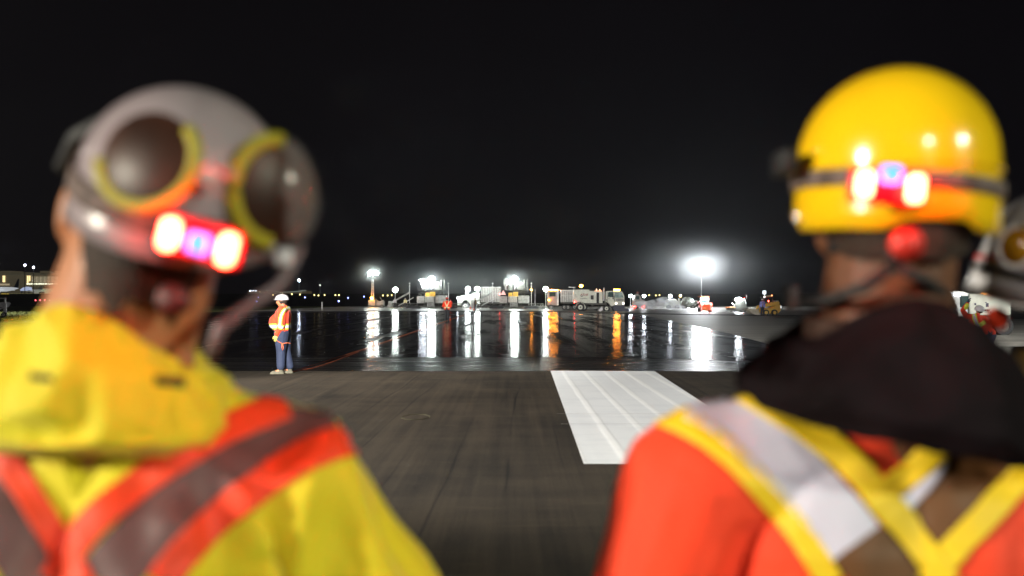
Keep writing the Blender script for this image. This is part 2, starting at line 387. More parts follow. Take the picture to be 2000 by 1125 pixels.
# far runway edge lip
bm = B(); tube(bm, [(-38, 130, 0.02), (3.5, 133, 0.02), (13.7, 110, 0.02), (21.7, 100, 0.02), (40, 84, 0.02)], 0.07, 5)
struct('pavement_edge', bm, BLK)
# grass tufts along the near verge (stuff)
bm = B(); rg = random.Random(3)
for _ in range(9000):
    y = 68+rg.random()**2*60; x = -38.2-rg.random()*26
    h = 0.07+rg.random()*0.16; a = rg.random()*PI; w = 0.04
    dx, dy = math.cos(a)*w, math.sin(a)*w
    v = [bm.verts.new(q) for q in ((x-dx, y-dy, 0), (x+dx, y+dy, 0), (x+rg.uniform(-.08, .08), y+rg.uniform(-.08, .08), h))]
    bm.faces.new(v)
o = struct('grass', bm, mat('grass_blades', (0.12, 0.14, 0.035), 0.8, var=0.4, vs=0.5), kind='stuff')
# ================================================================ PEOPLE
def hand(bm, wr, d, side, s=1.0, curl=0.5, pn=None):
    """palm, four bent fingers of unequal length and a thumb; d = pointing direction, pn = palm normal"""
    wr = Vector(wr); d = Vector(d).normalized(); pn = Vector(pn).normalized() if pn is not None else Vector((-side, 0, 0))
    sd = d.cross(pn).normalized()                      # across the palm
    caps(bm, [wr, wr+d*0.045*s], [0.026*s, 0.030*s])
    for k, (o, L) in enumerate(((-0.030, 0.068), (-0.010, 0.078), (0.011, 0.073), (0.031, 0.056))):
        a = wr+d*0.075*s+sd*o*s
        p1 = a+(d*math.cos(curl*0.5)+pn*math.sin(curl*0.5))*L*0.45*s
        p2 = p1+(d*math.cos(curl*1.4)+pn*math.sin(curl*1.4))*L*0.35*s
        p3 = p2+(d*math.cos(curl*2.3)+pn*math.sin(curl*2.3))*L*0.25*s
        caps(bm, [wr+d*0.02*s+sd*o*0.8*s, a, p1, p2, p3], [0.013*s, 0.0105*s, 0.0095*s, 0.009*s, 0.008*s])
    t0 = wr+d*0.025*s-sd*0.022*s; t1 = t0-sd*0.032*s+d*0.025*s+pn*0.012*s; t2 = t1+d*0.030*s+pn*0.012*s-sd*0.005*s
    caps(bm, [t0, t1, t2], [0.015*s, 0.012*s, 0.010*s])
def head_shape(bm, c, R, s=1.0):
    c = Vector(c); q = lambda x, y, z: c+R @ (Vector((x, y, z))*s)
    ell(bm, q(0, -0.012, 0.03), (0.076*s, 0.096*s, 0.092*s), R, 3)
    ell(bm, q(0, 0.025, -0.035), (0.060*s, 0.070*s, 0.082*s), R, 3)      # face
    ell(bm, q(0, 0.052, -0.092), (0.030*s, 0.030*s, 0.024*s), R)         # chin
    caps(bm, [q(0, 0.094, 0.012), q(0, 0.112, -0.028)], [0.010*s, 0.016*s])   # nose
    ell(bm, q(0, 0.088, 0.026), (0.045*s, 0.012*s, 0.010*s), R)          # brow
    for sx in (-1, 1):
        ell(bm, q(sx*0.031, 0.084, 0.004), (0.013*s, 0.010*s, 0.009*s), R)    # eyes
        ell(bm, q(sx*0.080, -0.008, -0.005), (0.012*s, 0.022*s, 0.034*s), R)  # ears
        ell(bm, q(sx*0.040, 0.062, -0.035), (0.025*s, 0.028*s, 0.028*s), R)
    ell(bm, q(0, 0.092, -0.056), (0.026*s, 0.010*s, 0.006*s), R)
    ell(bm, q(0, 0.090, -0.067), (0.022*s, 0.010*s, 0.006*s), R)
def full_body(T, J, R, vox, s, gloves=False, curl=0.6, label=None, skin=None, hsz=1.0, neck_r=0.056):
    bm = B()
    head_shape(bm, J['head'], R, s*hsz)
    caps(bm, [J['head']+R @ Vector((0, -0.02, -0.05))*s, J['neck'], J['chest']], [neck_r*s, neck_r*1.06*s, 0.11*s])
    caps(bm, [J['chest'], J['waist'], J['pelvis']], [0.13*s, 0.125*s, 0.14*s])
    caps(bm, [J['shl'], J['chest']+Vector((0, 0, 0.06)), J['shr']], [0.055*s, 0.1*s, 0.055*s])
    for q in 'lr':
        caps(bm, [J['sh'+q], J['el'+q], J['wr'+q]], [0.052*s, 0.040*s, 0.026*s])
        caps(bm, [J['hip'+q], J['kn'+q], J['an'+q]], [0.085*s, 0.055*s, 0.036*s])
        caps(bm, [J['an'+q], J['toe'+q]], [0.040*s, 0.030*s])
        d = J.get('hd'+q, (J['wr'+q]-J['el'+q])); hand(bm, J['wr'+q], d, -1 if q == 'l' else 1, s, curl, J.get('pn'+q))
    return link_mesh('body', remesh(bm, vox, 3), skin or SKIN, T, smooth=True)
def dress(T, J, R, s, vox, jm, pm, bm_, width=1.0, belly=0.0, helmet=None, glove=None, hem=None, R0=None, hair=HAIR, disp=None, ndrop=0.0, hsz=1.0, nape=-0.055, hx=1.0, tw=1.0):
    """jacket, trousers, boots, helmet over the body; every garment one mesh"""
    R0 = R0 or Matrix.Identity(3)
    f = R0 @ Vector((0, 1, 0))
    w = 0.165*s*width
    j = B(); ch = J['chest']; wa = J['waist']; pe = J['pelvis']; J = dict(J); J['neck'] = J['neck']-Vector((0, 0, ndrop))
    rt = R0 @ Vector((1, 0, 0))
    for sx in (-1, 1):
        caps(j, [J['neck']-Vector((0, 0, 0.02))+rt*sx*0.02, ch+rt*sx*w*0.42+Vector((0, 0, .02)), wa+rt*sx*w*0.42, pe+rt*sx*w*0.48], [0.070*s, 0.135*s*width, 0.13*s*width, 0.13*s*width])
    if belly: caps(j, [ch+f*belly*0.3, wa+f*belly+Vector((0, 0, .03)), pe+f*belly*0.5+Vector((0, 0, .07))], [0.14*s, 0.165*s*width, 0.13*s])
    for q in 'lr':
        wr = J['el'+q].lerp(J['wr'+q], 0.95)
        caps(j, [J['neck'].lerp(ch, 0.2), J['sh'+q], J['el'+q], wr], [0.072*s, 0.084*s*width, 0.068*s, 0.052*s])
    tube(j, [J['neck']-Vector((0, 0, .03)), J['neck']+Vector((0, 0, .045))], [0.085*s, 0.082*s], 16)
    jo = link_mesh('jacket', remesh(j, vox, 5, disp=disp), jm, T, smooth=True)
    t = B()
    for q in 'lr':
        caps(t, [J['hip'+q], J['kn'+q], J['an'+q]+Vector((0, 0, .07*s))], [0.112*s*width*tw, 0.080*s*tw, 0.068*s*tw])
    caps(t, [J['pelvis']+Vector((0, 0, .06)), J['pelvis']-Vector((0, 0, .05))], [0.14*s*width, 0.135*s*width])
    link_mesh('trousers', remesh(t, vox, 4), pm, T, smooth=True)
    for q in 'lr':
        b = B(); an = J['an'+q]; to = J['toe'+q]; d = (to-an); d.z = 0; d.normalize()
        caps(b, [an+Vector((0, 0, .12*s)), an+Vector((0, 0, .0))], [0.058*s, 0.054*s])
        caps(b, [Vector((an.x, an.y, .045))-d*0.02, Vector((to.x, to.y, 0.042))], [0.048*s, 0.045*s])
        sl = an-d*0.055; st = to+d*0.045
        caps(b, [Vector((sl.x+d.x*.02, sl.y+d.y*.02, 0.018)), Vector((st.x-d.x*.02, st.y-d.y*.02, 0.018))], [0.045*s, 0.048*s])
        me = remesh(b, vox*0.9, 2)
        for v in me.vertices: v.co.z = max(v.co.z, 0.012)
        link_mesh('boot', me, bm_, T, smooth=True)
    if glove:
        for q in 'lr':
            g = B(); d = J.get('hd'+q, (J['wr'+q]-J['el'+q])).normalized()
            hand(g, J['wr'+q], d, -1 if q == 'l' else 1, s*1.16, 0.6, J.get('pn'+q))
            caps(g, [J['wr'+q]-d*0.05, J['wr'+q]], [0.048*s, 0.036*s])
            link_mesh('glove', remesh(g, min(vox, .005), 1), glove, T, smooth=True)
    hb = B(); ell(hb, J['head']+R @ Vector((0, -0.022, 0.022+nape*.25))*s*hsz, (0.081*s*hsz*hx, 0.096*s*hsz, (0.094-nape*.3)*s*hsz), R, 3)
    hm = bpy.data.meshes.new('hair')
    bmesh.ops.delete(hb, geom=[v for v in hb.verts if (R.inverted() @ (v.co-J['head'])).y > 0.045 or (R.inverted() @ (v.co-J['head'])).z < nape], context='VERTS')
    obj('hair', hb, hair, T, smooth=True)
    if helmet: shell(T, J['head']+R @ Vector((0, -0.005, 0.055))*s, R, 0.122*s, 0.148*s, 0.105*s, helmet, lambda a: 0.025, brim=0.035)
    return jo
def shell(T, c, R, rx, ry, rz, m, low, brim=0.0, name='helmet', ridge=0.0, seg=64):
    """hard hat: dome, drop below the widest line given by low(angle), small peak at the front, lip, inner wall"""
    c = Vector(c)
    def ring(scale_in, inner):
        rows = []
        N = 14
        for i in range(1, N+1):
            ph = PI/2*i/N; row = []
            for k in range(seg):
                a = 2*PI*k/seg; rg = 1.0
                if ridge: rg += ridge*max(0, math.cos(2*a))**10*0 + ridge*(1 if abs(math.cos(a)) < 0.30 else 0)*math.sin(ph)
                row.append(Vector((math.cos(a)*math.sin(ph)*(rx-inner), math.sin(a)*math.sin(ph)*(ry-inner), math.cos(ph)*(rz*rg-inner))))
            rows.append(row)
        for j in (0.25, 0.5, 0.75, 1.0):
            row = []
            for k in range(seg):
                a = 2*PI*k/seg; h = low(a)*j; sa = math.sin(a)
                out = 1+0.018*j-inner/rx
                fr = brim*max(0, sa)**3*j
                row.append(Vector((math.cos(a)*rx*out, sa*ry*out+fr, -h*(1-0.6*max(0, sa)**3 if brim else 1))))
            rows.append(row)
        return rows
    bm = B(); tot = []
    for inner, flip in ((0, False), (0.006, True)):
        top = bm.verts.new(c+R @ Vector((0, 0, rz-inner)))
        rows = [[bm.verts.new(c+R @ q) for q in r] for r in ring(1, inner)]
        for k in range(seg):
            q = (top, rows[0][k], rows[0][(k+1) % seg]); bm.faces.new(q[::-1] if flip else q)
        for a, b in zip(rows, rows[1:]):
            for k in range(seg):
                q = (a[k], b[k], b[(k+1) % seg], a[(k+1) % seg]); bm.faces.new(q[::-1] if flip else q)
        tot.append(rows[-1])
    for k in range(seg): bm.faces.new((tot[0][k], tot[1][k], tot[1][(k+1) % seg], tot[0][(k+1) % seg]))
    bmesh.ops.recalc_face_normals(bm, faces=bm.faces)
    return obj(name, bm, m, T, smooth=True)
def bandring(c, R, rx, ry, w0, h, off, tilt=(0, 0), a0=0, a1=2*PI, seg=72, th=0.003):
    bm = B(); rows = []
    n = seg
    for k in range(n+1):
        a = a0+(a1-a0)*k/n; row = []
        for (o, z) in ((off, h/2), (off+th, h/2*0.9), (off+th, -h/2*0.9), (off, -h/2)):
            x = math.cos(a)*(rx+o); y = math.sin(a)*(ry+o)
            row.append(bm.verts.new(Vector(c)+R @ Vector((x, y, w0+z+tilt[0]*x+tilt[1]*y))))
        rows.append(row)
    for a, b in zip(rows, rows[1:]):
        for j in range(4): bm.faces.new((a[j], a[(j+1) % 4], b[(j+1) % 4], b[j]))
    bmesh.ops.recalc_face_normals(bm, faces=bm.faces)
    return bm
def rot(yaw=0, pitch=0, roll=0):
    return Matrix.Rotation(yaw, 3, 'Z') @ Matrix.Rotation(pitch, 3, 'X') @ Matrix.Rotation(roll, 3, 'Y')
E_RED = emis('tail_led_red', (1.0, 0.034, 0.014), 110.0, samp=True)
E_BLUE = mat('led_blue', (0.01, 0.01, 0.05), .4, emit=(0.03, 0.22, 1.0), es=3.6, var=.02)
def rear_lamp(T, cpx, d, R, big=(0.016, 0.032), sep=0.062, up=0.0, dy=0.0):
    """battery pack of a head torch: red housing, two oblong red lamps, small blue one between"""
    c = P(cpx[0], cpx[1], d)
    q = lambda x, y, z: c+R @ Vector((x, y, z))
    bm = B(); box(bm, -0.046, 0.046, 0.006, 0.024, -0.022, 0.022, 0.0085)
    for v in bm.verts: v.co = c+R @ v.co
    hp = obj('head_torch', bm, RDP, T, smooth=True, label='red battery pack of a head torch with its lamps lit')
    for sx in (-1, 1):
        bm = B(); box(bm, sx*sep/2-big[0]/2, sx*sep/2+big[0]/2, -0.012, 0.010, -big[1]/2, big[1]/2, 0.0055)
        for v in bm.verts: v.co = c+R @ v.co
        l = obj('red_lamp', bm, E_RED, T, smooth=True); l.parent = hp
    for sx in (-1, 1):
        ld = bpy.data.lights.new('lamp_light', 'POINT'); ld.shadow_soft_size = 0.008; ld.color = (1, .03, .03); ld.energy = .16
        lo = bpy.data.objects.new('lamp_light', ld); C.objects.link(lo); lo.location = wmat(T).inverted() @ q(sx*sep/2, -0.023, -0.004); lo.parent = hp
    bm = B(); box(bm, -0.0115, 0.0115, -0.008, 0.008, -0.010+up, 0.010+up, 0.004)
    for v in bm.verts: v.co = c+R @ v.co
    l = obj('blue_lamp', bm, E_BLUE, T, smooth=True); l.parent = hp
    return hp
def fold(seed, amp=0.007, sc=(7, 7, 2.2)):
    def f(p):
        q = Vector((p.x*sc[0]+seed, p.y*sc[1], p.z*sc[2])); a = noise.noise(q); b = noise.noise(Vector((p.x*14+p.z*10, p.y*14, p.z*5-p.x*12+seed)))
        return amp*(1-abs(a)*2.4)+amp*0.45*b
    return f
def stand(J0, s=1.0):
    return {k: Vector(v)*s for k, v in J0.items()}
J_ST = dict(pelvis=(0, 0, .94), waist=(0, .0, 1.10), chest=(0, -.01, 1.28), neck=(0, -.005, 1.47), head=(0, .03, 1.62),
            shl=(-.19, -.01, 1.40), shr=(.19, -.01, 1.40), ell=(-.25, -.02, 1.12), elr=(.25, -.02, 1.12), wrl=(-.26, .05, .88), wrr=(.26, .05, .88),
            hipl=(-.09, 0, .90), hipr=(.09, 0, .90), knl=(-.10, .015, .49), knr=(.10, .015, .49), anl=(-.11, -.03, .10), anr=(.11, -.03, .10),
            toel=(-.13, .13, .04), toer=(.13, .13, .04))

def drape(T, c, prof, drop, m, seed, label, nf=0.012, seg=110, sub=7, tilt=0.0, fr=(1.6, 2.4), side=0.0):
    """cloth hood folded down: rings of a profile (radius, height) hung round the neck, sagging by drop(angle), creased by folds"""
    bm = B(); pf = []
    for (r0, z0, w0), (r1, z1, w1) in zip(prof, prof[1:]):
        for k in range(sub): t = k/sub; t2 = t*t*(3-2*t)*.35+t*.65; pf.append((r0+(r1-r0)*t2, z0+(z1-z0)*t2, w0+(w1-w0)*t2))
    pf.append(prof[-1]); rows = []; n = len(pf)
    for i, (r, z, w) in enumerate(pf):
        row = []; s = i/(n-1)
        for k in range(seg):
            a = 2*PI*k/seg
            q = Vector((math.cos(a)*fr[0]+seed, math.sin(a)*fr[0], s*fr[1]+0.6*math.sin(a*1.0+seed)))
            f = (1-abs(noise.noise(q*1.6))*3.0)*nf*0.8+noise.noise(q*3.5)*nf*0.7+noise.noise(q*8)*nf*.25
            f *= min(1, s*5)*min(1, (1-s)*6+.15)
            row.append(bm.verts.new(Vector(c)+Vector((math.cos(a)*(r+f), math.sin(a)*(r*.93+f), z-drop(a)*w+f*.5+tilt*math.cos(a)*r-side*math.cos(a)**2*max(0, 1-w*.7)))))
        rows.append(row)
    for x, y in zip(rows, rows[1:]):
        for k in range(seg): bm.faces.new((x[k], x[(k+1) % seg], y[(k+1) % seg], y[k]))
    bmesh.ops.recalc_face_normals(bm, faces=bm.faces)
    return obj('hood', bm, m, T, smooth=True, label=label)

# ---- near man on the right: orange jacket, yellow helmet
d0 = 1.36
T = thing('person', 'man seen from behind in orange high visibility jacket and yellow helmet with red rear lamps', 'person', (P(1755, 600, d0).x, d0, 0))
base = Vector((P(1755, 600, d0).x, d0, 0))
J = {k: Vector(v)*1.02 for k, v in J_ST.items()}
for k in J: J[k] = J[k]+base
sr = P(1365, 945, 1.38)
off = base.x-sr.x
for q, sx in (('l', -1), ('r', 1)):
    J['sh'+q] = Vector((base.x+sx*off, 1.39, sr.z)); J['el'+q] = Vector((base.x+sx*(off+.12), 1.36, sr.z-.30)); J['wr'+q] = Vector((base.x+sx*(off+.03), 1.50, sr.z-.52))
J['head'] = P(1738, 400, 1.39); J['neck'] = P(1722, 650, 1.38); J['chest'] = Vector((base.x, 1.42, 1.24)); J['waist'] = Vector((base.x, 1.40, 1.06))
Rh = rot(0, 0.05, 0)
full_body(T, J, Rh, 0.006, 1.0, skin=SKIN2, neck_r=0.084, hsz=1.24)
dress_right = dress(T, J, Rh, 1.0, 0.007, ORG, DARKC, BOOT, width=1.22, disp=fold(3.1, 0.010), ndrop=0.10, hsz=1.24, nape=-0.085, hx=0.95)
RJ = dress_right
HC = P(1747, 322, 1.385)
def low_r(a):
    s_ = -math.sin(a); x = math.cos(a)     # s_ = 1 at the back
    if s_ > 0: return 0.083+0.014*(1 if abs(x) > 0.42 else (abs(x)/0.42)**6) + 0.002*x
    return 0.083-0.03*(-s_)
hs = shell(T, HC, rot(0, 0.03, 0.02), 0.131, 0.150, 0.133, YHP, low_r, ridge=0.0)
g = B()    # side panel moulded into the shell and rim bead
me_r = bandring(HC, rot(0, 0.03, 0.02), 0.131, 0.150, -0.012, 0.006, 0.001)
o = obj('shell_ridge', me_r, YHP, T, smooth=True); o.parent = hs
st = obj('torch_strap', bandring(HC, rot(0, 0.03, 0.02), 0.131, 0.150, -0.034, 0.022, 0.003, tilt=(-0.06, 0)), STRAP, T, smooth=True, label='woven strap of the head torch round the helmet')
rear_lamp(T, (1738, 364), 1.205, rot(0, 0.05, 0.09), up=0.014)
# clip and lamp edge at the left end of the strap
bm = B(); c_ = P(1533, 318, 1.36); box(bm, c_.x-.012, c_.x+.012, c_.y-.03, c_.y+.03, c_.z-.018, c_.z+.016, .005)
obj('strap_clip', bm, BLK, T, smooth=True)
# ratchet knob under the back rim
bm = B(); c_ = P(1770, 476, 1.205); disc(bm, c_, 0.018, 0.02, 24)
o = obj('ratchet_knob', bm, REDP, T, smooth=True); o.parent = hs  # red base colour carries the torch glow on the knob
bm = bandring(HC+Vector((0, 0.012, -0.115)), rot(0, 0, 0), 0.094, 0.112, 0, 0.020, 0, a0=PI*1.05, a1=PI*1.95)
o = obj('suspension_band', bm, BLK, T, smooth=True); o.parent = hs
# chin straps
bm = B()
for pts in ([(1745, 520, 1.255), (1690, 560, 1.265), (1620, 585, 1.30), (1570, 590, 1.36)], [(1750, 520, 1.255), (1800, 545, 1.265), (1845, 575, 1.32), (1862, 590, 1.38)], [(1742, 490, 1.25), (1745, 522, 1.255)]):
    pp = [P(*p) for p in pts]; tube(bm, pp, 0.008, 8)
obj('chin_strap', bm, BLK, T, smooth=True)
# dark hood folded down round the neck
cN = Vector((P(1752, 640, 1.385).x, 1.385, 0))
hood = drape(T, cN, [(.098, 1.555, 0), (.112, 1.598, 0), (.140, 1.592, .05), (.178, 1.560, .25), (.212, 1.520, .65), (.218, 1.495, .85), (.205, 1.478, 1), (.17, 1.480, 1)],
             lambda a: .030+.036*max(0, -math.sin(a))**1.0, HOODB, 9.3, 'dark cloth hood lying folded down over the shoulders', nf=.011, side=.078, tilt=-.18)
bm = bandring(P(1728, 668, 1.37), rot(0, 0.1, 0), 0.098, 0.090, 0.0, 0.075, 0, th=0.012)
link_mesh('collar', (lambda b: (lambda m: (b.to_mesh(m), b.free(), m)[2])(bpy.data.meshes.new('collar')))(bm), mat('dark_brown_collar', (0.05, 0.022, 0.014), 0.85, var=0.3, vs=8), T, smooth=True)
# raised pale collar tab at the left of the chin
bm = B(); c_ = P(1547, 582, 1.42); box(bm, c_.x-.008, c_.x+.008, c_.y-.012, c_.y+.012, c_.z-.019, c_.z+.017, .004)
obj('collar_tab', bm, mat('grey_plastic_tab', (0.11, 0.11, 0.11), 0.5), T, smooth=True, label='pale grey tab standing beside the chin')
# tapes
strips(T, 'tape', RJ, [(1290, 805), (1360, 838), (1430, 890), (1510, 975), (1570, 1050), (1625, 1140)], 52, YTAPE)
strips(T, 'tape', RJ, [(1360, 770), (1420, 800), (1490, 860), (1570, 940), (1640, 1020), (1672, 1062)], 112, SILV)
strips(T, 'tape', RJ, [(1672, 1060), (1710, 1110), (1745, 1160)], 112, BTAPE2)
strips(T, 'tape', RJ, [(1420, 745), (1500, 790), (1590, 850), (1665, 910), (1725, 985), (1775, 1040), (1850, 1140)], 56, YTAPE, off=0.0065)
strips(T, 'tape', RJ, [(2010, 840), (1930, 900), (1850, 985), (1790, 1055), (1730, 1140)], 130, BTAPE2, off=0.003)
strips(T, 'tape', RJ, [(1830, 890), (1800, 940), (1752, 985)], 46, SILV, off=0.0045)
strips(T, 'tape', RJ, [(1850, 850), (1800, 905), (1720, 965), (1690, 985)], 52, YTAPE, off=0.0055)
strips(T, 'tape', RJ, [(2050, 870), (1990, 935), (1920, 1010), (1855, 1080), (1810, 1140)], 56, YTAPE, off=0.006)

# ---- near man on the left: yellow jacket, white helmet with goggles on its back
d0 = 1.24
bx = P(205, 600, d0).x
T = thing('person', 'man seen from behind in yellow jacket, white helmet with yellow goggles pushed to its back', 'person', (bx, d0, 0))
base = Vector((bx, d0, 0))
J = {k: Vector(v)*1.02+base for k, v in J_ST.items()}
sr = P(585, 985, 1.30)
off = sr.x-base.x
for q, sx in (('l', -1), ('r', 1)):
    J['sh'+q] = Vector((base.x+sx*off, 1.30, sr.z)); J['el'+q] = Vector((base.x+sx*(off+.165), 1.28, sr.z-.28)); J['wr'+q] = Vector((base.x+sx*(off+.04), 1.42, sr.z-.50))
J['head'] = P(300, 435, 1.27); J['neck'] = P(225, 665, 1.275); J['chest'] = Vector((base.x, 1.28, 1.25)); J['waist'] = Vector((base.x, 1.27, 1.06))
Rh = rot(0.30, 0.05, 0.20)
full_body(T, J, Rh, 0.006, 1.0, neck_r=0.092, hsz=1.22)
LJ = dress(T, J, Rh, 1.0, 0.007, YEL, DARKC, BOOT, width=1.2, disp=fold(17.3, 0.028, (9, 9, 1.6)), ndrop=0.06, hsz=1.22, nape=-0.13, hx=0.80)
# raised collar hood of the jacket
cN = Vector((P(205, 640, 1.27).x, 1.262, 0))
hoodY = drape(T, cN, [(.094, 1.54, 0), (.106, 1.592, 0), (.126, 1.586, .1), (.148, 1.545, .4), (.166, 1.495, .8), (.168, 1.472, 1), (.150, 1.458, 1), (.12, 1.455, 1)],
             lambda a: .012+.022*max(0, -math.sin(a)), YEL, 5.1, 'yellow hood folded behind the neck', nf=.011, tilt=-.03, fr=(1.3, 2.6), side=.080)
for (x, y, w, h) in ((330, 746, 58, 17), (82, 738, 42, 14)):
    strips(T, 'eyelet_slot', hoodY, [(x-w/2, y-2), (x+w/2, y+3)], h, mat('slot_dark', (0.05, 0.035, 0.015), 0.9), off=0.003)
HC2 = P(362, 364, 1.235); RH2 = rot(0.12, 0.12, 0.27)
def low_l(a):
    s_ = -math.sin(a); return 0.052+0.028*max(0, s_)-0.01*max(0, -s_)
hs2 = shell(T, HC2, RH2, 0.123, 0.150, 0.122, WHP2, low_l)
obj('torch_strap', bandring(HC2, RH2, 0.123, 0.150, -0.010, 0.030, 0.003, tilt=(0, 0.18)), STRAP, T, smooth=True, label='brown elastic strap round the white helmet')
rear_lamp(T, (388, 472), 1.055, rot(0.06, 0.15, 0.27), up=-0.002)
bm = B(); disc(bm, P(340, 585, 1.15), 0.018, 0.02, 24)
o = obj('ratchet_knob', bm, KNOB, T, smooth=True); o.parent = hs2
# goggles: two round amber lenses in yellow rims on the back of the helmet
def goggle_eye(px, py, d, R, a, b, rim, lens, parent, T, r=0.0085, dome=0.011, arc=(0, 1)):
    c = P(px, py, d)
    bm = B(); n = 40
    tube(bm, [c+R @ Vector((a*math.cos(2*PI*k/n), 0, b*math.sin(2*PI*k/n))) for k in range(int(n*arc[0]), int(n*arc[1])+1)], r, 10)
    ro = obj('rim', bm, rim, T, smooth=True); ro.parent = parent
    bm = B(); rows = []
    for i in range(0, 7):
        t = i/6; row = []
        for k in range(n):
            an = 2*PI*k/n; row.append(bm.verts.new(c+R @ Vector((a*t*math.cos(an), -dome*(1-t*t), b*t*math.sin(an)))))
        rows.append(row)
    for x, y in zip(rows[1:], rows[2:]):
        for k in range(n): bm.faces.new((x[k], y[k], y[(k+1) % n], x[(k+1) % n]))
    bm.faces.new(rows[1])
    bmesh.ops.delete(bm, geom=[v for v in bm.verts if not v.link_faces], context='VERTS')
    bmesh.ops.recalc_face_normals(bm, faces=bm.faces)
    lo = obj('lens', bm, lens, T, smooth=True); lo.parent = parent
YRIM = mat('yellow_rim', (0.36, 0.31, 0.006), 0.5, var=0.1)
bm = B(); tube(bm, [P(370, 330, 1.075), P(410, 320, 1.065), P(455, 345, 1.08)], 0.006, 8)
gg = obj('goggles', bm, WHP2, T, smooth=True, label='round yellow rimmed goggles with dark amber lenses worn on the back of the helmet')
goggle_eye(288, 310, 1.085, rot(-0.28, -0.20, 0.30), 0.061, 0.054, YRIM, LENS, gg, T, r=0.0075, arc=(.56, 1.17))
goggle_eye(538, 375, 1.16, rot(0.75, 0.05, 0.1), 0.054, 0.060, YRIM, LENS, gg, T, r=0.0095, arc=(.26, .76))
# clear outer shell of the right lens, and the hanging chin strap with its buckle
bm = B(); ell(bm, P(548, 375, 1.175), (0.045, 0.040, 0.070), rot(0.6, 0, -0.15), 3)
bmesh.ops.delete(bm, geom=[v for v in bm.verts if v.co.x < P(560, 0, 1.175).x], context='VERTS')
o = obj('lens_shield', bm, CLEAR, T, smooth=True); o.parent = gg
bm = B(); pp = [P(590, 480, 1.21), P(545, 560, 1.20), P(480, 600, 1.19), P(430, 640, 1.18), P(412, 695, 1.19)]
tube(bm, pp, [0.006, 0.008, 0.008, 0.009, 0.008], 8)
obj('chin_strap', bm, mat('pale_strap', (0.16, 0.12, 0.13), 0.5), T, smooth=True)
bm = B(); c_ = P(552, 500, 1.2); box(bm, c_.x-.010, c_.x+.012, c_.y-.006, c_.y+.006, c_.z-.012, c_.z+.010, .004)
obj('buckle', bm, WHP, T, smooth=True)
# outer strap end at the far left of the helmet
bm = B(); tube(bm, [P(122, 330, 1.3), P(150, 270, 1.28), P(215, 235, 1.22)], 0.012, 8)
obj('ear_muff_arm', bm, BLK, T, smooth=True)
for w_, (pin, bro, pout) in enumerate((([(560, 792), (470, 828), (400, 862), (330, 905), (255, 960), (190, 1015), (140, 1075), (100, 1135)], [(650, 815), (556, 850), (480, 890), (390, 950), (300, 1030), (235, 1100), (205, 1140)], [(730, 850), (645, 872), (575, 905), (480, 970), (390, 1045), (335, 1110), (315, 1140)]),
        ([(-20, 850), (15, 900), (60, 970), (105, 1045), (150, 1120), (165, 1150)], [(-60, 930), (-10, 1010), (40, 1090), (70, 1150)], None))):
    strips(T, 'tape', LJ, bro, 112 if w_ == 0 else 104, BTAPE, off=0.003)
    strips(T, 'tape', LJ, pin, 58, RTAPE, off=0.0045)
    if pout: strips(T, 'tape', LJ, pout, 62, RTAPE, off=0.0045)

# ---- third man at the right edge
T = thing('person', 'man at the right edge in tan jacket and white helmet with amber goggles', 'person', (P(2105, 600, 1.62).x, 1.66, 0))
base = Vector((P(2105, 600, 1.62).x, 1.66, 0))
J = {k: Vector(v)*1.0+base for k, v in J_ST.items()}
J['head'] = P(2110, 545, 1.68); Rh = rot(-0.25, 0, 0.15)
full_body(T, J, Rh, 0.008, 1.0)
dress(T, J, Rh, 1.0, 0.010, mat('tan_cloth', (0.30, 0.19, 0.05), 0.85, var=0.2, vs=6), DARKC, BOOT, width=1.15, disp=fold(8.8))
HC3 = P(2092, 508, 1.64); RH3 = rot(-0.2, 0.05, 0.36)
hs3 = shell(T, HC3, RH3, 0.132, 0.150, 0.118, WHP, lambda a: 0.098)
obj('torch_strap', bandring(HC3, RH3, 0.132, 0.150, -0.060, 0.010, 0.003), BLK, T, smooth=True)
obj('strap_edge', bandring(HC3, RH3, 0.132, 0.150, -0.043, 0.008, 0.002), REDP, T, smooth=True)
bm = B(); tube(bm, [P(2000, 440, 1.5), P(2040, 450, 1.48)], 0.006, 8)
gg = obj('goggles', bm, WHP, T, smooth=True, label='goggles with amber lenses worn on the white helmet')
goggle_eye(1984, 482, 1.505, rot(-0.45, -0.1, 0.15), 0.024, 0.031, WHP, LENS2, gg, T, r=0.004, dome=0.010)
bm = B(); ell(bm, P(1948, 622, 1.62), (0.018, 0.02, 0.02)); obj('orange_patch', bm, ORG, T, smooth=True)  # orange ball added for the colour patch at shoulder and face

# ---- man with the string line, standing in profile 21 m away
g0 = G(552, 731); base = Vector((g0.x, g0.y, 0))
T = thing('person', 'man in profile in orange jacket, white helmet and tan boots holding an orange string', 'person', tuple(base), PI/2)
Rz = Matrix.Rotation(PI/2, 3, 'Z')
Jl = {k: Vector(v)*0.985 for k, v in J_ST.items()}
Jl['wrl'] = Vector((-.22, .075, .85)); Jl['ell'] = Vector((-.26, -.04, 1.07)); Jl['shl'] = Vector((-.21, -.03, 1.37)); Jl['shr'] = Vector((.21, -.03, 1.37))
Jl['hdl'] = Vector((0.05, .12, -1)); Jl['pnl'] = Vector((1, 0.2, 0)); Jl['head'] = Vector((0, .02, 1.56)); Jl['neck'] = Vector((0, -.01, 1.43))
Jl['anl'] = Vector((-.11, .015, .10)); Jl['toel'] = Vector((-.14, .17, .04)); Jl['anr'] = Vector((.10, -.13, .10)); Jl['toer'] = Vector((.12, .03, .04)); Jl['knr'] = Vector((.10, -.05, .49)); Jl['knl'] = Vector((-.10, .01, .49))
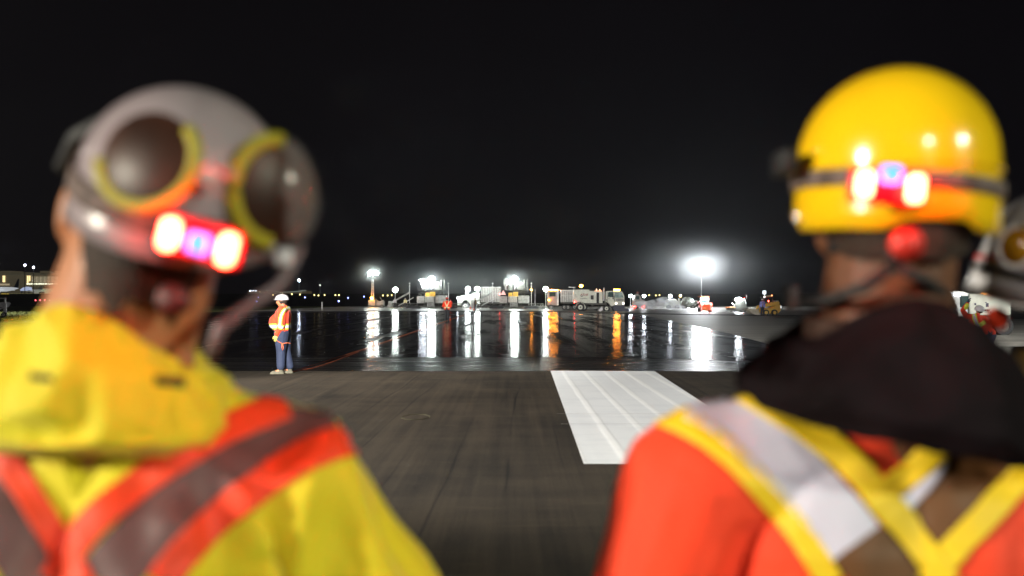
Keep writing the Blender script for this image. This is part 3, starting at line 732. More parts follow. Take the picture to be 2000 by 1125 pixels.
J = {k: (Rz @ v + (base if k[:2] not in ('hd', 'pn') else Vector())) for k, v in Jl.items()}
Rh = rot(PI/2, -0.02, 0)
full_body(T, J, Rh, 0.007, 0.98)
MJ = dress(T, J, Rh, 0.98, 0.008, ORG, NAVY, BOOT, width=1.18, belly=0.10, tw=1.3, helmet=WHP, glove=GLOV, R0=Rz, disp=fold(2.0, 0.005, (9, 9, 3)))
zb = lambda z0, z1: (lambda c: z0 < c.z < z1 and abs(c.x) < 0.36)
arm = Jl['ell'].lerp(Jl['wrl'], .2); armr = Vector((.25, -.01, 1.03))
away = lambda c: math.hypot(c.x+.25, c.y-arm.y) > 0.10 and math.hypot(c.x-.25, c.y) > 0.085
shell_of(T, 'tape', MJ, lambda c: .965 < c.z < 1.085 and away(c), LTAPE, 0.004)
shell_of(T, 'tape', MJ, lambda c: .995 < c.z < 1.055 and away(c), SILV, 0.007)
for q, e, w in (('l', Jl['ell'], Jl['wrl']), ('r', Jl['elr'], Jl['wrr'])):
    ax = (w-e).normalized()
    def near(c, lo, hi, e=e, ax=ax):
        t = (c-e).dot(ax); return lo < t < hi and ((c-e)-ax*t).length < 0.078
    shell_of(T, 'tape', MJ, lambda c: near(c, -0.02, 0.09), LTAPE, 0.005); shell_of(T, 'tape', MJ, lambda c: near(c, 0.01, 0.06), SILV, 0.008)
for pts in ([(547, 634), (549, 618), (556, 605), (566, 600)], [(564, 600), (571, 606), (575, 616), (572, 626), (567, 634)]):
    strips(T, 'tape', MJ, pts, 6.5, LTAPE, off=0.009, step=1.2); strips(T, 'tape', MJ, pts, 2.6, SILV, off=0.012, step=1.2)
bm = B(); c_ = J['head']+Vector((0.01, -.085, -.02)); ell(bm, c_, (0.02, 0.015, 0.035)); obj('ear_plug', bm, BLK, T, smooth=True)
# the string: held end and ground run
hnd = J['wrl']+Vector((-0.02, -0.02, -.09))
bm = B()
tube(bm, [hnd+Vector((.0, -.02, 0)), hnd+Vector((.06, -.05, -.04)), hnd+Vector((.15, -.05, -.09)), hnd+Vector((.25, -.04, -.075)), hnd+Vector((.33, -.03, -.085))], 0.006, 6)
tube(bm, [hnd+Vector((.15, -.05, -.09)), hnd+Vector((.145, -.06, -.17)), hnd+Vector((.165, -.06, -.24)), hnd+Vector((.18, -.06, -.18)), hnd+Vector((.16, -.05, -.09))], 0.006, 6)
tag(obj('cord', bm, ROPE, smooth=True), 'loose end of orange cord hanging from the yellow glove of the man in profile', 'cord')
bm = B()
pl = [(572, 728), (640, 706), (712, 683), (820, 645), (907, 615.5)]
tube(bm, [G(*p)+Vector((0, 0, .03)) for p in pl], [0.006, 0.007, 0.008, 0.011, 0.016], 5)
tube(bm, [G(570, 729)+Vector((0, 0, .025)), G(612, 720)+Vector((0, 0, .02)), G(650, 708)+Vector((0, 0, .02)), G(700, 688)+Vector((0, 0, .02))], 0.006, 5)
tag(obj('string_line', bm, ROPE), 'long orange string line stretched over the wet pavement towards the pavers', 'string')

# ---- far workers
def far_worker(px, py, lab, hpx, yaw, jm, pm, hel, kind, vest=None, J0=None):
    g = G(px, py); s = hpx*g.y/F/1.76
    Tn = thing('person', lab, 'person', tuple(g), yaw)
    Rz_ = Matrix.Rotation(yaw, 3, 'Z')
    Jl = {k: Vector(v)*s for k, v in (J0 or J_ST).items()}
    J = {k: Rz_ @ v + (g if k[:2] not in ('hd', 'pn') else Vector()) for k, v in Jl.items()}
    full_body(Tn, J, rot(yaw), 0.011, s)
    jk = dress(Tn, J, rot(yaw), s, 0.012, jm, pm, BLK, width=1.1, helmet=hel, R0=Rz_)
    if vest:
        shell_of(Tn, 'tape', jk, lambda c: .99*s < c.z < 1.07*s and abs(c.x) < .2*s, vest, 0.006)
        def X(c):
            if c.z < 1.05*s: return False
            return abs(abs(c.x)-(c.z-1.08*s)*0.42) < 0.030*s and abs(c.x) < .16*s
        shell_of(Tn, 'tape', jk, X, vest, 0.008)
        if kind == 2: shell_of(Tn, 'tape', jk, lambda c: abs(c.z-.93*s) < .04*s and abs(c.x) > .2*s, vest, 0.006)
    return Tn
J_far = dict(J_ST); J_far['wrl'] = (-.20, .16, 1.0); J_far['wrr'] = (.20, .16, 1.0); J_far['ell'] = (-.30, .0, 1.13); J_far['elr'] = (.30, .0, 1.13)
PALE = mat('pale_tape', (0.85, 0.78, 0.45), 0.5)
far_worker(873, 628, 'worker in orange vest with pale crossed straps, back turned, on the wet pavement', 47, 0.0, ORG, DARKC, REDP, 2, PALE, J_far)
far_worker(928, 606.5, 'worker in dark jacket with yellow straps walking near the second paver', 24, 1.2, DARKC, DARKC, BLK, 1, CYEL)
# ---- crouching worker at the right, 30 m away
g0 = Vector((P(1912, 600, 30).x, 30, 0))
T = thing('person', 'worker in orange jacket bending with a raised gloved hand beside the white pickup', 'person', tuple(g0))
q = lambda x, y, d=30.0: P(x, y, d)
J = dict(pelvis=q(1930, 650), waist=q(1920, 642), chest=q(1905, 632), neck=q(1908, 615, 29.9), head=q(1913, 606, 29.9), shl=q(1888, 618, 30), shr=q(1922, 622, 30.1),
         ell=q(1880, 606, 29.9), wrl=q(1890, 592, 29.8), elr=q(1932, 636, 30), wrr=q(1936, 648, 29.8), hipl=q(1925, 655), hipr=q(1938, 655), knl=q(1905, 668, 29.8), knr=q(1935, 670, 29.8),
         anl=q(1912, 684), anr=q(1940, 684), toel=q(1900, 688), toer=q(1930, 688))
for k in ('anl', 'anr'): J[k].z = .10
for k in ('toel', 'toer'): J[k].z = .04
J['hdl'] = Vector((.25, 0, 1)); J['pnl'] = Vector((1, 0, 0))
Rh = rot(0.4, 0.5, 0)
full_body(T, J, Rh, 0.010, 0.98)
OJ = dress(T, J, Rh, 0.98, 0.010, ORG, NAVY, BOOT, width=1.1, helmet=None, glove=NAVY)
shell(T, q(1913, 604, 29.9), rot(0.2, 0.3, 0), 0.13, 0.15, 0.12, WHP, lambda a: 0.03)
strips(T, 'tape', OJ, [(1902, 612), (1905, 626), (1912, 640)], 9, LTAPE, off=0.01, step=1.5)
strips(T, 'tape', OJ, [(1902, 612), (1905, 626), (1912, 640)], 4.5, SILV, off=0.014, step=1.5)
strips(T, 'tape', OJ, [(1888, 652), (1905, 641), (1925, 628)], 8, LTAPE, off=0.01, step=1.5)
bm = B(); caps(bm, [J['wrl']+Vector((-.05, 0, -.14)), J['wrl']+Vector((-.02, 0, -.04))], [.06, .055]); obj('cuff', bm, LTAPE, T, smooth=True)
# ================================================================ LAMPS AND MACHINES
E_W = emis('flood_white', (0.90, 1.0, 0.94), 380.0)
E_WB = emis('flood_cold_white', (0.84, 0.92, 1.0), 150.0)
E_MAIN = emis('balloon_white', (0.94, 0.99, 1.0), 2000.0)
E_S = emis('work_lamp_white', (0.86, 0.94, 1.0), 160.0)
E_AMB = emis('amber_beacon', (1.0, 0.28, 0.02), 120.0, samp=True)
E_AMB2 = emis('amber_lamp', (1.0, 0.30, 0.02), 330.0)
E_TAIL = emis('tail_red', (1.0, 0.03, 0.02), 45.0)
E_WIN = emis('window_warm', (1.0, 0.75, 0.35), 1.6)
E_BLU = emis('apron_blue', (0.25, 0.28, 1.0), 14.0)
E_BW = emis('apron_white', (0.75, 0.75, 1.0), 20.0)
E_YW = emis('apron_yellow', (1.0, 0.75, 0.25), 6.0)
E_RD = emis('approach_red', (1.0, 0.10, 0.12), 8.0)
E_GW = emis('approach_white', (0.8, 0.85, 0.7), 1.6)
def pole_lamp(name, label, px, ytop, ybase, d, rpx, m, cat='lamp post', group=None, tripod=True):
    top = P(px, ytop, d); ft = Vector((top.x, d, 0)); T = thing(name, label, cat, tuple(ft), group=group)
    r = rpx/F*d
    bm = B(); tube(bm, [ft, Vector((top.x, d, top.z-r*0.9))], 0.05, 8); obj('pole', bm, LSTEEL, T)
    if tripod:
        bm = B()
        for k in range(3):
            a = 2*PI*k/3+.4; tube(bm, [ft+Vector((0, 0, .7)), ft+Vector((.5*math.cos(a), .5*math.sin(a), 0.03))], 0.025, 6)
        obj('stand', bm, LSTEEL, T)
    bm = B(); disc_ = [Vector((top.x, d, top.z+r*0.9)), Vector((top.x, d, top.z+r*1.15))]; tube(bm, disc_, [r*0.5, r*0.12], 12); obj('cap', bm, DSTEEL, T)
    lamp_mesh(T, top, r, m, sq=(1, 1, .85))
    return T
# lattice light tower with orange beacon base (left)
d = 200
T = thing('light_tower', 'tall lattice light tower with two lit heads standing on the trailer at the left', 'light tower', tuple(P(728, 603, d)*Vector((1, 1, 0)) if False else (P(728, 0, d).x, d, 0)))
bm = B(); cx = P(728, 0, d).x; ztop = P(0, 546, d).z
for dx in (-.22, .22):
    for dy in (-.2, .2): tube(bm, [(cx+dx, d+dy, .9), (cx+dx*.8, d+dy*.8, ztop)], 0.045, 5)
n = 9
for i in range(n):
    z0 = .9+(ztop-.9)*i/n; z1 = .9+(ztop-.9)*(i+1)/n; sx = 1 if i % 2 else -1
    tube(bm, [(cx-.22*sx, d-.2, z0), (cx+.22*sx, d-.2, z1)], 0.035, 5); tube(bm, [(cx+.22*sx, d+.2, z0), (cx-.22*sx, d+.2, z1)], 0.035, 5)
obj('mast', bm, LSTEEL, T)
bm = B(); tube(bm, [P(717, 537, d), P(739, 537, d)], 0.06, 6); tube(bm, [P(728, 546, d), P(728, 535, d)], 0.08, 6); obj('crossbar', bm, DSTEEL, T)
for x in (722.5, 735):
    c = P(x, 533.5, d-.3); h = B(); box(h, c.x-.42, c.x+.42, d-.1, d+.25, c.z-.4, c.z+.4, .05); ho = obj('lamp_head', h, DSTEEL, T)
    l = lamp_mesh(T, c, 0.42, E_W, 'lamp_lens', sq=(1, .6, 1)); l.parent = ho
T = thing('generator_trailer', 'low white generator trailer with bright amber beacon under the left light tower', 'trailer', (P(733, 0, 199).x, 199, 0))
d = 198
bm = B(); pb(bm, 719, 586, 733, 598, d, 1.6, .05); pb(bm, 735, 588, 750, 598, d, 1.6, .1); obj('body', bm, GPAINT, T)
bm = B(); pb(bm, 717, 597, 752, 599, d, 1.6); obj('frame', bm, DSTEEL, T)
for x in (722, 746): pw(T, 'wheel', x, 599, 4, d)
bm = B(); pt(bm, [(733, 583), (740, 590), (750, 586)], d, .06); pt(bm, [(742, 580), (748, 590)], d, .05); obj('handrail', bm, LSTEEL, T)
lamp_mesh(T, P(726, 582.5, d), .28, E_AMB2, 'beacon')

# cheap clutter generator for pipework and catwalk fittings on the big pavers
def clutter(bm, x0, y0, x1, y1, d, n, rg, th=2.5, sz=1.0):
    for _ in range(n):
        x = rg.uniform(x0, x1); y = rg.uniform(y0, y1); w = rg.uniform(.8, 4)*sz; h = rg.uniform(.6, 3)*sz; dd = d+rg.uniform(0, th)
        if rg.random() < .5: pb(bm, x, y, x+w, y+h, dd, rg.uniform(.1, .6))
        else: pt(bm, [(x, y), (x+rg.uniform(-6, 6)*sz, y+rg.uniform(-3, 3)*sz)], dd, rg.uniform(.03, .07), 5)
def paver(label, x, d, seed, y0=603, lean=True, mirror=False):
    """slipform concrete paver seen side on: tracked lower frame, engine house, stacks, stair, conveyor, lit globe on top"""
    rg = random.Random(seed); ox = x
    X = lambda v: ox+v
    T = thing('slipform_paver', label, 'paver', (P(x, 0, d).x, d, 0), group='large slipform pavers at work')
    bm = B(); pb(bm, X(-70), 597, X(66), 600, d, 3.2, .05); pb(bm, X(-72), 592.5, X(62), 594, d+.2, 3, .03)
    for k in range(10): pt(bm, [(X(-70+14*k), 600), (X(-63+14*k), 593)], d-.05, .07)
    clutter(bm, X(-70), 591, X(66), 600, d-.3, 40, rg, 1.0); obj('frame', bm, DSTEEL, T)
    for cx_ in (-30, 38):
        bm = B(); prism(bm, [(P(X(cx_+a), 0, d).x, P(0, b, d).z) for a, b in ((-15, 601), (-12, 604), (12, 604), (15, 601), (11, 597), (-11, 597))], d-.7, d-.1); obj('crawler_track', bm, BLK, T)
    bm = B(); pb(bm, X(-8), 575, X(10), 591, d, 2.5, .1); pb(bm, X(12), 577, X(34), 592, d+.1, 2.4, .1); pb(bm, X(-24), 578, X(-9), 592, d+.3, 2.2, .1)
    obj('engine_house', bm, GPAINT, T)
    bm = B(); pb(bm, X(-7), 571.5, X(1), 579, d-.12, .5, .03); pb(bm, X(2), 570, X(12), 579.5, d-.15, .5, .03); obj('yellow_panel', bm, CYEL, T, label='bright yellow machine panel')
    bm = B()
    for k in range(8): pb(bm, X(-2), 579+k*2.6, X(9), 579.7+k*2.6, d-.5, .35)
    pt(bm, [(X(-3), 578), (X(-3), 602)], d-.5, .04); pt(bm, [(X(10), 578), (X(10), 602)], d-.5, .04)
    obj('stair', bm, LSTEEL, T)
    bm = B(); pb(bm, X(-22), 565.6, X(36), 566.4, d-.1, 2.6)
    for k in range(9): pt(bm, [(X(-22+7.2*k), 566), (X(-22+7.2*k), 559)], d-.1, .03)
    pt(bm, [(X(-22), 559), (X(36), 559)], d-.1, .03); pt(bm, [(X(-22), 562.5), (X(36), 562.5)], d-.1, .025)
    clutter(bm, X(-22), 560, X(34), 576, d, 60, rg, 2.2); obj('catwalk', bm, DSTEEL, T)
    bm = B(); pb(bm, X(-8), 545, X(0), 566, d+.6, 1.2, .05); pb(bm, X(10), 550, X(22), 567, d+.8, 1.2, .05)
    for xx in (-5, 24, 30): pt(bm, [(X(xx), 566), (X(xx), 546)], d+.4, .12)
    obj('tank', bm, DSTEEL, T)
    bm = B(); ell(bm, P(X(-12), 552, d+.5), (.42, .42, .9)); pt(bm, [(X(-12), 566), (X(-12), 552)], d+.5, .2); obj('exhaust_stack', bm, LSTEEL, T, smooth=True)
    for xx in (-38, 38):
        bm = B(); pt(bm, [(X(xx), 592), (X(xx), 556)], d-.2, .07); ell(bm, P(X(xx), 553.5, d-.2), .15); pt(bm, [(X(xx-1.5), 559), (X(xx+1.5), 559)], d-.2, .06)
        obj('guide_mast', bm, LSTEEL, T)
    bm = B(); pt(bm, [(X(-74), 591), (X(-38), 571)], d-.4, .14); pt(bm, [(X(-74), 592.5), (X(-38), 572.8)], d-.3, .06)
    pt(bm, [(X(-60), 597), (X(-30), 581)], d-.3, .10); obj('conveyor', bm, LSTEEL, T)
    bm = B(); pb(bm, X(-80), 588, X(-72), 600, d, 1.6, .1); clutter(bm, X(-82), 586, X(-68), 600, d-.2, 18, rg, .8); obj('hopper', bm, GPAINT, T)
    c = P(X(5), 546.5, d-.2); rm = B(); tube(rm, [P(X(5), 566, d-.2), P(X(5), 549, d-.2)], .06, 6); obj('lamp_mast', rm, LSTEEL, T)
    lamp_mesh(T, c, .62, emis('flood_paver', (.9, 1.0, .95), 190.0), 'lamp_globe')
    return T
T1 = paver('slipform paver with long conveyor nearest the left light tower, lit globe on top', 838, 173, 4)
for (x, y, r) in ((824, 553, .16), (828, 559, .26), (845, 558, .24), (820, 547, .12)): lamp_mesh(T1, P(x, y, 172.6), r, E_WB, 'work_lamp')
T2 = paver('slipform paver with red triangle panel beside the dump truck, second from the left', 1000, 172, 11)
bm = B(); c = P(983, 572, 171.6); prism(bm, [(c.x-.5, c.z-.35), (c.x+.5, c.z-.35), (c.x, c.z+.45)], 171.5, 171.6)
obj('warning_triangle', bm, emis('red_triangle_mat', (1, .05, .02), .5), T2)
lamp_mesh(T2, P(976, 574, 171.3), .10, E_TAIL, 'tail_lamp')
# pole lights
pole_lamp('globe_light', 'lit globe light on a thin pole left of the first paver', 772, 566, 603, 176, 5.2, E_W, group='globe lights on poles')
pole_lamp('globe_light', 'left one of the two close globe lights between the pavers', 914, 564, 603, 178, 4.8, E_W, group='globe lights on poles')
pole_lamp('globe_light', 'right one of the two close globe lights between the pavers', 932, 564, 603, 176, 5.0, E_W, group='globe lights on poles')
pole_lamp('globe_light', 'lit globe light on a pole right of the second paver', 1066, 564.5, 603, 168, 5.2, E_W, group='globe lights on poles')
pole_lamp('sodium_lamp', 'orange street lamp above the rear of the sweeper truck', 1135, 558.5, 596, 230, 3.2, E_AMB2, tripod=False)
pole_lamp('sodium_lamp', 'small orange lamp on a pole right behind the second paver', 1038, 566, 596, 235, 1.8, E_AMB2, tripod=False)
T = pole_lamp('balloon_light', 'very bright balloon light high above the roller', 1370, 520, 603, 190, 15, E_MAIN)
# small white masts
for x, y0, d_, lab in ((629, 591, 160, 'small white marker post at the pavement edge, left of the light tower'), (1045, 566, 200, 'bare white pole right of the second paver')):
    T = thing('marker_post', lab, 'post', (P(x, 0, d_).x, d_, 0)); bm = B(); tube(bm, [(P(x, 0, d_).x, d_, 0), P(x, y0, d_)], .07, 6); obj('post', bm, WHP, T)
    bm = B(); ell(bm, P(x, y0, d_), .10); obj('post_cap', bm, WHP, T)

# concrete truck / drum at 895-935
d = 182
T = thing('concrete_truck', 'white concrete truck with a curved drum cover between the two pavers', 'truck', (P(915, 0, d).x, d, 0))
bm = B(); prism(bm, [(P(x, 0, d).x, P(0, y, d).z) for x, y in ((893, 596), (894, 582), (900, 577.5), (912, 576), (920, 575), (920, 598), (916, 590), (911, 586), (905, 587), (901, 592), (899, 598))], d, d+2.4); obj('fender_body', bm, WPAINT, T)
bm = B(); prism(bm, [(P(x, 0, d).x, P(0, y, d).z) for x, y in ((920, 574), (934, 570), (937, 572), (937, 597), (920, 597))], d+.1, d+2.4); obj('hopper', bm, GPAINT, T)
pw(T, 'wheel', 909, 597, 6.8, d, .4, LSTEEL); pw(T, 'wheel', 930, 598, 5.5, d, .4)
bm = B(); pt(bm, [(897, 584), (908, 580), (920, 579)], d-.1, .08); pt(bm, [(915, 574), (921, 567), (927, 573)], d, .06); obj('handrail', bm, LSTEEL, T)
for (x, y) in ((911, 572), (894, 582)): lamp_mesh(T, P(x, y, d-.2), .14, E_S, 'work_lamp')
# dump trucks
def dump(label, x0, x1, ytop, ybot, d, cab=None, ribs=6, seed=1):
    T = thing('dump_truck', label, 'dump truck', (P((x0+x1)/2, 0, d).x, d, 0), group='dump trucks behind the machines')
    bm = B(); pb(bm, x0, ytop, x1, ybot, d, 2.5, .04); obj('dump_body', bm, GPAINT, T)
    bm = B(); pb(bm, x0-.6, ytop-.8, x1+.6, ytop+.8, d-.12, 2.7, .02); ym = ytop+(ybot-ytop)*.45
    pb(bm, x0-.3, ym-.5, x1+.3, ym+.5, d-.12, .14)
    for k in range(ribs+1): xx = x0+(x1-x0)*k/ribs; pb(bm, xx-.5, ytop+.8, xx+.5, ybot, d-.14, .15)
    obj('body_rib', bm, LSTEEL, T)
    bm = B(); pb(bm, x0, ybot, x1+6, ybot+3, d+.3, 1.8); obj('chassis', bm, DSTEEL, T)
    for xx in (x0+6, x0+13, x1): pw(T, 'wheel', xx, 600, 5.2, d-.1, .5)
    if cab:
        cx0, cx1, cyt = cab
        bm = B(); pb(bm, cx0, cyt, cx1, 597, d, 2.4, .12); obj('cab', bm, mat('grey_pink_paint', (.45, .40, .38), .4, var=.15), T)
        bm = B(); pb(bm, cx0+3, cyt+3, cx1-6, cyt+11, d-.05, .1, .02); obj('cab_window', bm, MGLASS, T)
        bm = B(); pb(bm, cx0+1, cyt-2.2, cx1-1, cyt-.5, d+.5, .8, .02); bo = obj('beacon_bar', bm, E_AMB, T)
        bm = B(); pb(bm, cx1-3, cyt-1, cx1, 596, d-.1, .25); obj('exhaust_pipe', bm, LSTEEL, T)
        lamp_mesh(T, P(cx0+2, 586, d-.2), .1, E_AMB, 'marker_lamp')
        pw(T, 'wheel', cx0+6, 600, 5.2, d-.1, .5)
    return T
dump('grey ribbed dump truck body standing between the globe lights and the second paver', 940, 977, 561, 590, 190, ribs=8)
dump('dump truck with amber beacons on its cab just left of the sweeper truck', 1096, 1122, 567, 590, 150, cab=(1070, 1091, 568), ribs=6)
T = bpy.data.objects.get('dump_truck.001')
bm = B(); pb(bm, 1111, 560.5, 1124, 561.6, 150, 1.2); pt(bm, [(1120, 561), (1121, 567)], 150, .05); obj('tarp_arm', bm, LSTEEL, T)

# ---------------- sweeper truck
d = 135
T = thing('sweeper_truck', 'white street sweeper truck with red and black lettering and amber beacons, facing right', 'sweeper truck', (P(1175, 0, d).x, d, 0))
bm = B(); prism(bm, [(P(x, 0, d).x, P(0, y, d).z) for x, y in ((1120.5, 568), (1121.5, 565.5), (1150.5, 565.5), (1152, 568), (1177, 570), (1177, 592), (1140, 592), (1139, 590.5), (1136, 589.5), (1129, 590), (1126, 592), (1120.5, 590))], d, d+2.35)
bmesh.ops.bevel(bm, geom=bm.edges[:], offset=.03, segments=1, affect='EDGES'); body = obj('hopper_body', bm, WPAINT, T)
bm = B(); pb(bm, 1124, 564.2, 1151, 565.6, d+.1, 2.1, .04); pb(bm, 1151, 566, 1163, 567.8, d+.2, 2.0, .1); obj('roof_hatch', bm, DSTEEL, T)
bm = B(); pb(bm, 1165.0, 571.5, 1170.0, 592, d-.03, .2, .01); obj('black_duct', bm, BLK, T)
bm = B(); pb(bm, 1153.8, 576.8, 1159.5, 585, d-.04, .1, .02); obj('vent_grille', bm, mat('dark_grille', (.05, .05, .05), .7), T)
bm = B(); pb(bm, 1151.6, 568.5, 1152, 592, d-.015, .05); pb(bm, 1164.2, 570, 1164.6, 592, d-.015, .05); pb(bm, 1178.5, 563.5, 1180.3, 588, d+.1, .15, .02); obj('panel_seam', bm, LSTEEL, T)
bm = B(); pt(bm, [(1179.4, 588), (1179.4, 565), (1180, 562)], d-.05, .09); obj('exhaust_pipe', bm, WHP, T)
# cab
bm = B(); prism(bm, [(P(x, 0, d).x, P(0, y, d).z) for x, y in ((1183, 593), (1183, 570), (1186, 568.5), (1198, 568), (1215.5, 569), (1219.5, 578), (1220, 596), (1200, 596), (1194, 599), (1191, 593.5), (1187, 590.5), (1183, 590.5))], d+.05, d+2.3)
bmesh.ops.bevel(bm, geom=bm.edges[:], offset=.05, segments=2, affect='EDGES'); cab = obj('cab', bm, WPAINT, T)
bm = B(); prism(bm, [(P(x, 0, d).x, P(0, y, d).z) for x, y in ((1187.5, 580), (1188, 571.5), (1190, 570.2), (1197.5, 570.2), (1198.8, 580.5))], d-.0, d+.06); obj('side_window', bm, MGLASS, T)
bm = B(); prism(bm, [(P(x, 0, d).x, P(0, y, d).z) for x, y in ((1201, 581.5), (1201, 571), (1215, 571), (1218, 581.5))], d-.02, d+.07)
obj('windscreen', bm, mat('lit_windscreen', (.20, .30, .28), .12, var=.6, vs=1.5, coat=1.0), T)  # paler than the other cab glass: light put into the colour
bm = B(); pb(bm, 1201.5, 583, 1219, 589, d-.03, .1, .02); pb(bm, 1201.5, 590.5, 1219.5, 595, d-.05, .12, .03); gp = obj('grille', bm, mat('light_grille', (.45, .45, .42), .5, var=.3, vs=9), T)
bm = B()
for k in range(5): pb(bm, 1203.5, 583.6+k*1.05, 1217.5, 583.9+k*1.05, d-.06, .05)
o = obj('grille_bar', bm, DSTEEL, T); o.parent = gp
for x in (1203.5, 1217.5):
    bm = B(); disc(bm, P(x, 592.5, d-.1), .14, .08, 14); obj('headlamp', bm, emis('headlamp_warm', (1, .85, .75), 3.5), T)
bm = B(); pb(bm, 1199.7, 577, 1200.7, 588, d-.35, .12, .02); pb(bm, 1196.5, 578, 1198.5, 584.5, d-.32, .1, .03); pb(bm, 1184, 585, 1185.5, 587, d-.02, .1); obj('mirror', bm, BLK, T)
bm = B(); pt(bm, [(1187, 570), (1186.3, 590)], d, .03); pt(bm, [(1199.5, 570), (1200, 590)], d, .02); pb(bm, 1188.6, 582.6, 1190.2, 584, d-.01, .05); obj('door_seam', bm, DSTEEL, T)
bm = B(); prism(bm, [(P(x, 0, d).x, P(0, y, d).z) for x, y in ((1196, 600), (1200, 596.2), (1219.5, 596.2), (1220, 602), (1228, 602.8), (1229, 608.5), (1201, 608.5))], d-.1, d+2.0); obj('front_broom', bm, mat('navy_steel', (.03, .03, .06), .5, var=.3), T)
bm = B(); prism(bm, [(P(x, 0, d).x, P(0, y, d).z) for x, y in ((1168, 607), (1173, 601), (1176, 598), (1177, 606), (1172, 608))], d-.15, d-.05); obj('splash_guard', bm, WHP, T)
bm = B(); pb(bm, 1143, 592, 1185, 595, d+.3, 1.6); rg = random.Random(2); clutter(bm, 1146, 593, 1180, 604, d, 26, rg, 1.5)
pt(bm, [(1160, 604), (1180, 604.5)], d, .06); obj('chassis', bm, DSTEEL, T)
pw(T, 'wheel', 1133.5, 600, 8.0, d-.15, .35, WPAINT); pw(T, 'wheel', 1139.5, 600, 8.0, d+.35, .35, WPAINT); pw(T, 'wheel', 1184.5, 602.5, 6.6, d-.15, .3, WPAINT)
bm = B()
cw = P(1133.5, 600, d)
tube(bm, [cw+Vector((math.cos(a)*.63, -.12, math.sin(a)*.63)) for a in [PI*k/14 for k in range(1, 15)]], .035, 6); obj('mudguard', bm, WPAINT, T)
for (x0, y0, x1, y1) in ((1161, 567.2, 1176, 571),): 
    bm = B(); pb(bm, x0, y0, x1, y1, d+.2, .6, .05); obj('beacon_bar', bm, emis('amber_lit_bar', (1, .35, .05), 1.0), T)
bm = B(); pb(bm, 1199.5, 565.0, 1211, 568.2, d+.4, .5, .06); obj('beacon_bar', bm, E_AMB, T)
for (x, y) in ((1165, 565.5), (1171.5, 566), (1199, 564.8)):
    bm = B(); tube(bm, [P(x, y+2, d+.3), P(x, y-1.5, d+.3)], [.08, .05], 8); obj('beacon', bm, emis('beacon_dim', (1, .5, .3), 3), T)
lamp_mesh(T, P(1122, 590, d-.05), .09, E_TAIL, 'tail_lamp')
def text(T, s, x, y, hpx, d, m, name='lettering', shear=0.0, sx=1.0, label=None):
    cu = bpy.data.curves.new('t', 'FONT'); cu.body = s; cu.size = hpx/F*d*1.38; cu.shear = shear; cu.extrude = .006; cu.align_x = 'LEFT'; cu.offset = .008
    to = bpy.data.objects.new('t', cu); C.objects.link(to); dg = bpy.context.evaluated_depsgraph_get()
    me = bpy.data.meshes.new_from_object(to.evaluated_get(dg)); bpy.data.objects.remove(to)
    p = P(x, y, d); me.transform(Matrix.Translation(p) @ Matrix.Rotation(PI/2, 4, 'X') @ Matrix.Diagonal((sx, 1, 1, 1)))
    return link_mesh(name, me, m, T, label=label)
text(T, 'ATLAS', 1133.6, 577.2, 3.9, d-.015, mat('letter_red', (.32, .015, .02), .5), shear=.35, sx=.92)
bm = B()
for k in range(12): pb(bm, 1134+k*1.05+.3*(k > 6), 582.6, 1134.7+k*1.05+.3*(k > 6), 583.6+.2*(k % 3 == 0), d-.015, .01)
obj('small_print', bm, mat('letter_black', (.04, .04, .045), .6), T)
bm = B()
for k in range(22):
    a0 = PI*1.0+PI*1.05*k/22; a1 = PI*1.0+PI*1.05*(k+1)/22; c = P(1136.5, 576.5, d-.012)
    r0, r1 = .20, .14+.05*abs(math.cos(a0))
    bm.faces.new([bm.verts.new(c+Vector((math.cos(a)*r, 0, math.sin(a)*r))) for a, r in ((a0, r0), (a1, r0), (a1, r1-.04), (a0, r1-.04))])
obj('emblem', bm, BLK, T)
bm = B(); pb(bm, 1123, 575.2, 1125.3, 576.6, d-.012, .01); pb(bm, 1122.5, 578.2, 1130, 578.7, d-.012, .01); obj('decal', bm, GPAINT, T)

# ---------------- behind right of sweeper: two bright work lamps, loader, spray, trucks, tractor
d = 175
T = thing('wheel_loader', 'dim loader with domed cab between two bright work lamps right of the sweeper', 'loader', (P(1245, 0, d).x, d, 0))
bm = B(); prism(bm, [(P(x, 0, d).x, P(0, y, d).z) for x, y in ((1237, 598), (1238, 584), (1241, 577), (1245, 573.5), (1250, 577), (1254, 585), (1264, 590), (1264, 599))], d, d+2.2); obj('body', bm, GPAINT, T)
bm = B(); pb(bm, 1242, 578, 1249, 585, d-.05, .1); obj('cab_window', bm, MGLASS, T)
bm = B(); pt(bm, [(1245, 574), (1245, 571)], d+.5, .12); ell(bm, P(1245, 571.5, d+.5), .22); obj('exhaust_stack', bm, mat('rust_red', (.3, .1, .08), .6), T)
for x in (1242, 1259): pw(T, 'wheel', x, 599, 5, d-.2, .5)
for x in (1239, 1257): lamp_mesh(T, P(x, 599, d-.35), .24, E_TAIL, 'tail_lamp', sq=(1.2, .5, .6))
for i, x in enumerate((1231.5, 1258)):
    pole_lamp('work_light', ['work light on a stand at the right rear of the sweeper', 'work light on a stand right of the domed loader cab'][i], x, 578, 603, 178, 3.3, E_WB, group='twin work lights beside the loader')
T = thing('water_truck', 'pale tank truck half hidden in the white spray', 'truck', (P(1318, 0, 180).x, 180, 0)); d = 180
bm = B(); prism(bm, [(P(x, 0, d).x, P(0, y, d).z) for x, y in ((1302, 600), (1303, 588), (1306, 584), (1322, 584.5), (1323, 588), (1328, 588), (1328, 600))], d, d+2.4); bmesh.ops.bevel(bm, geom=bm.edges[:], offset=.06, segments=1, affect='EDGES'); obj('body', bm, WPAINT, T)
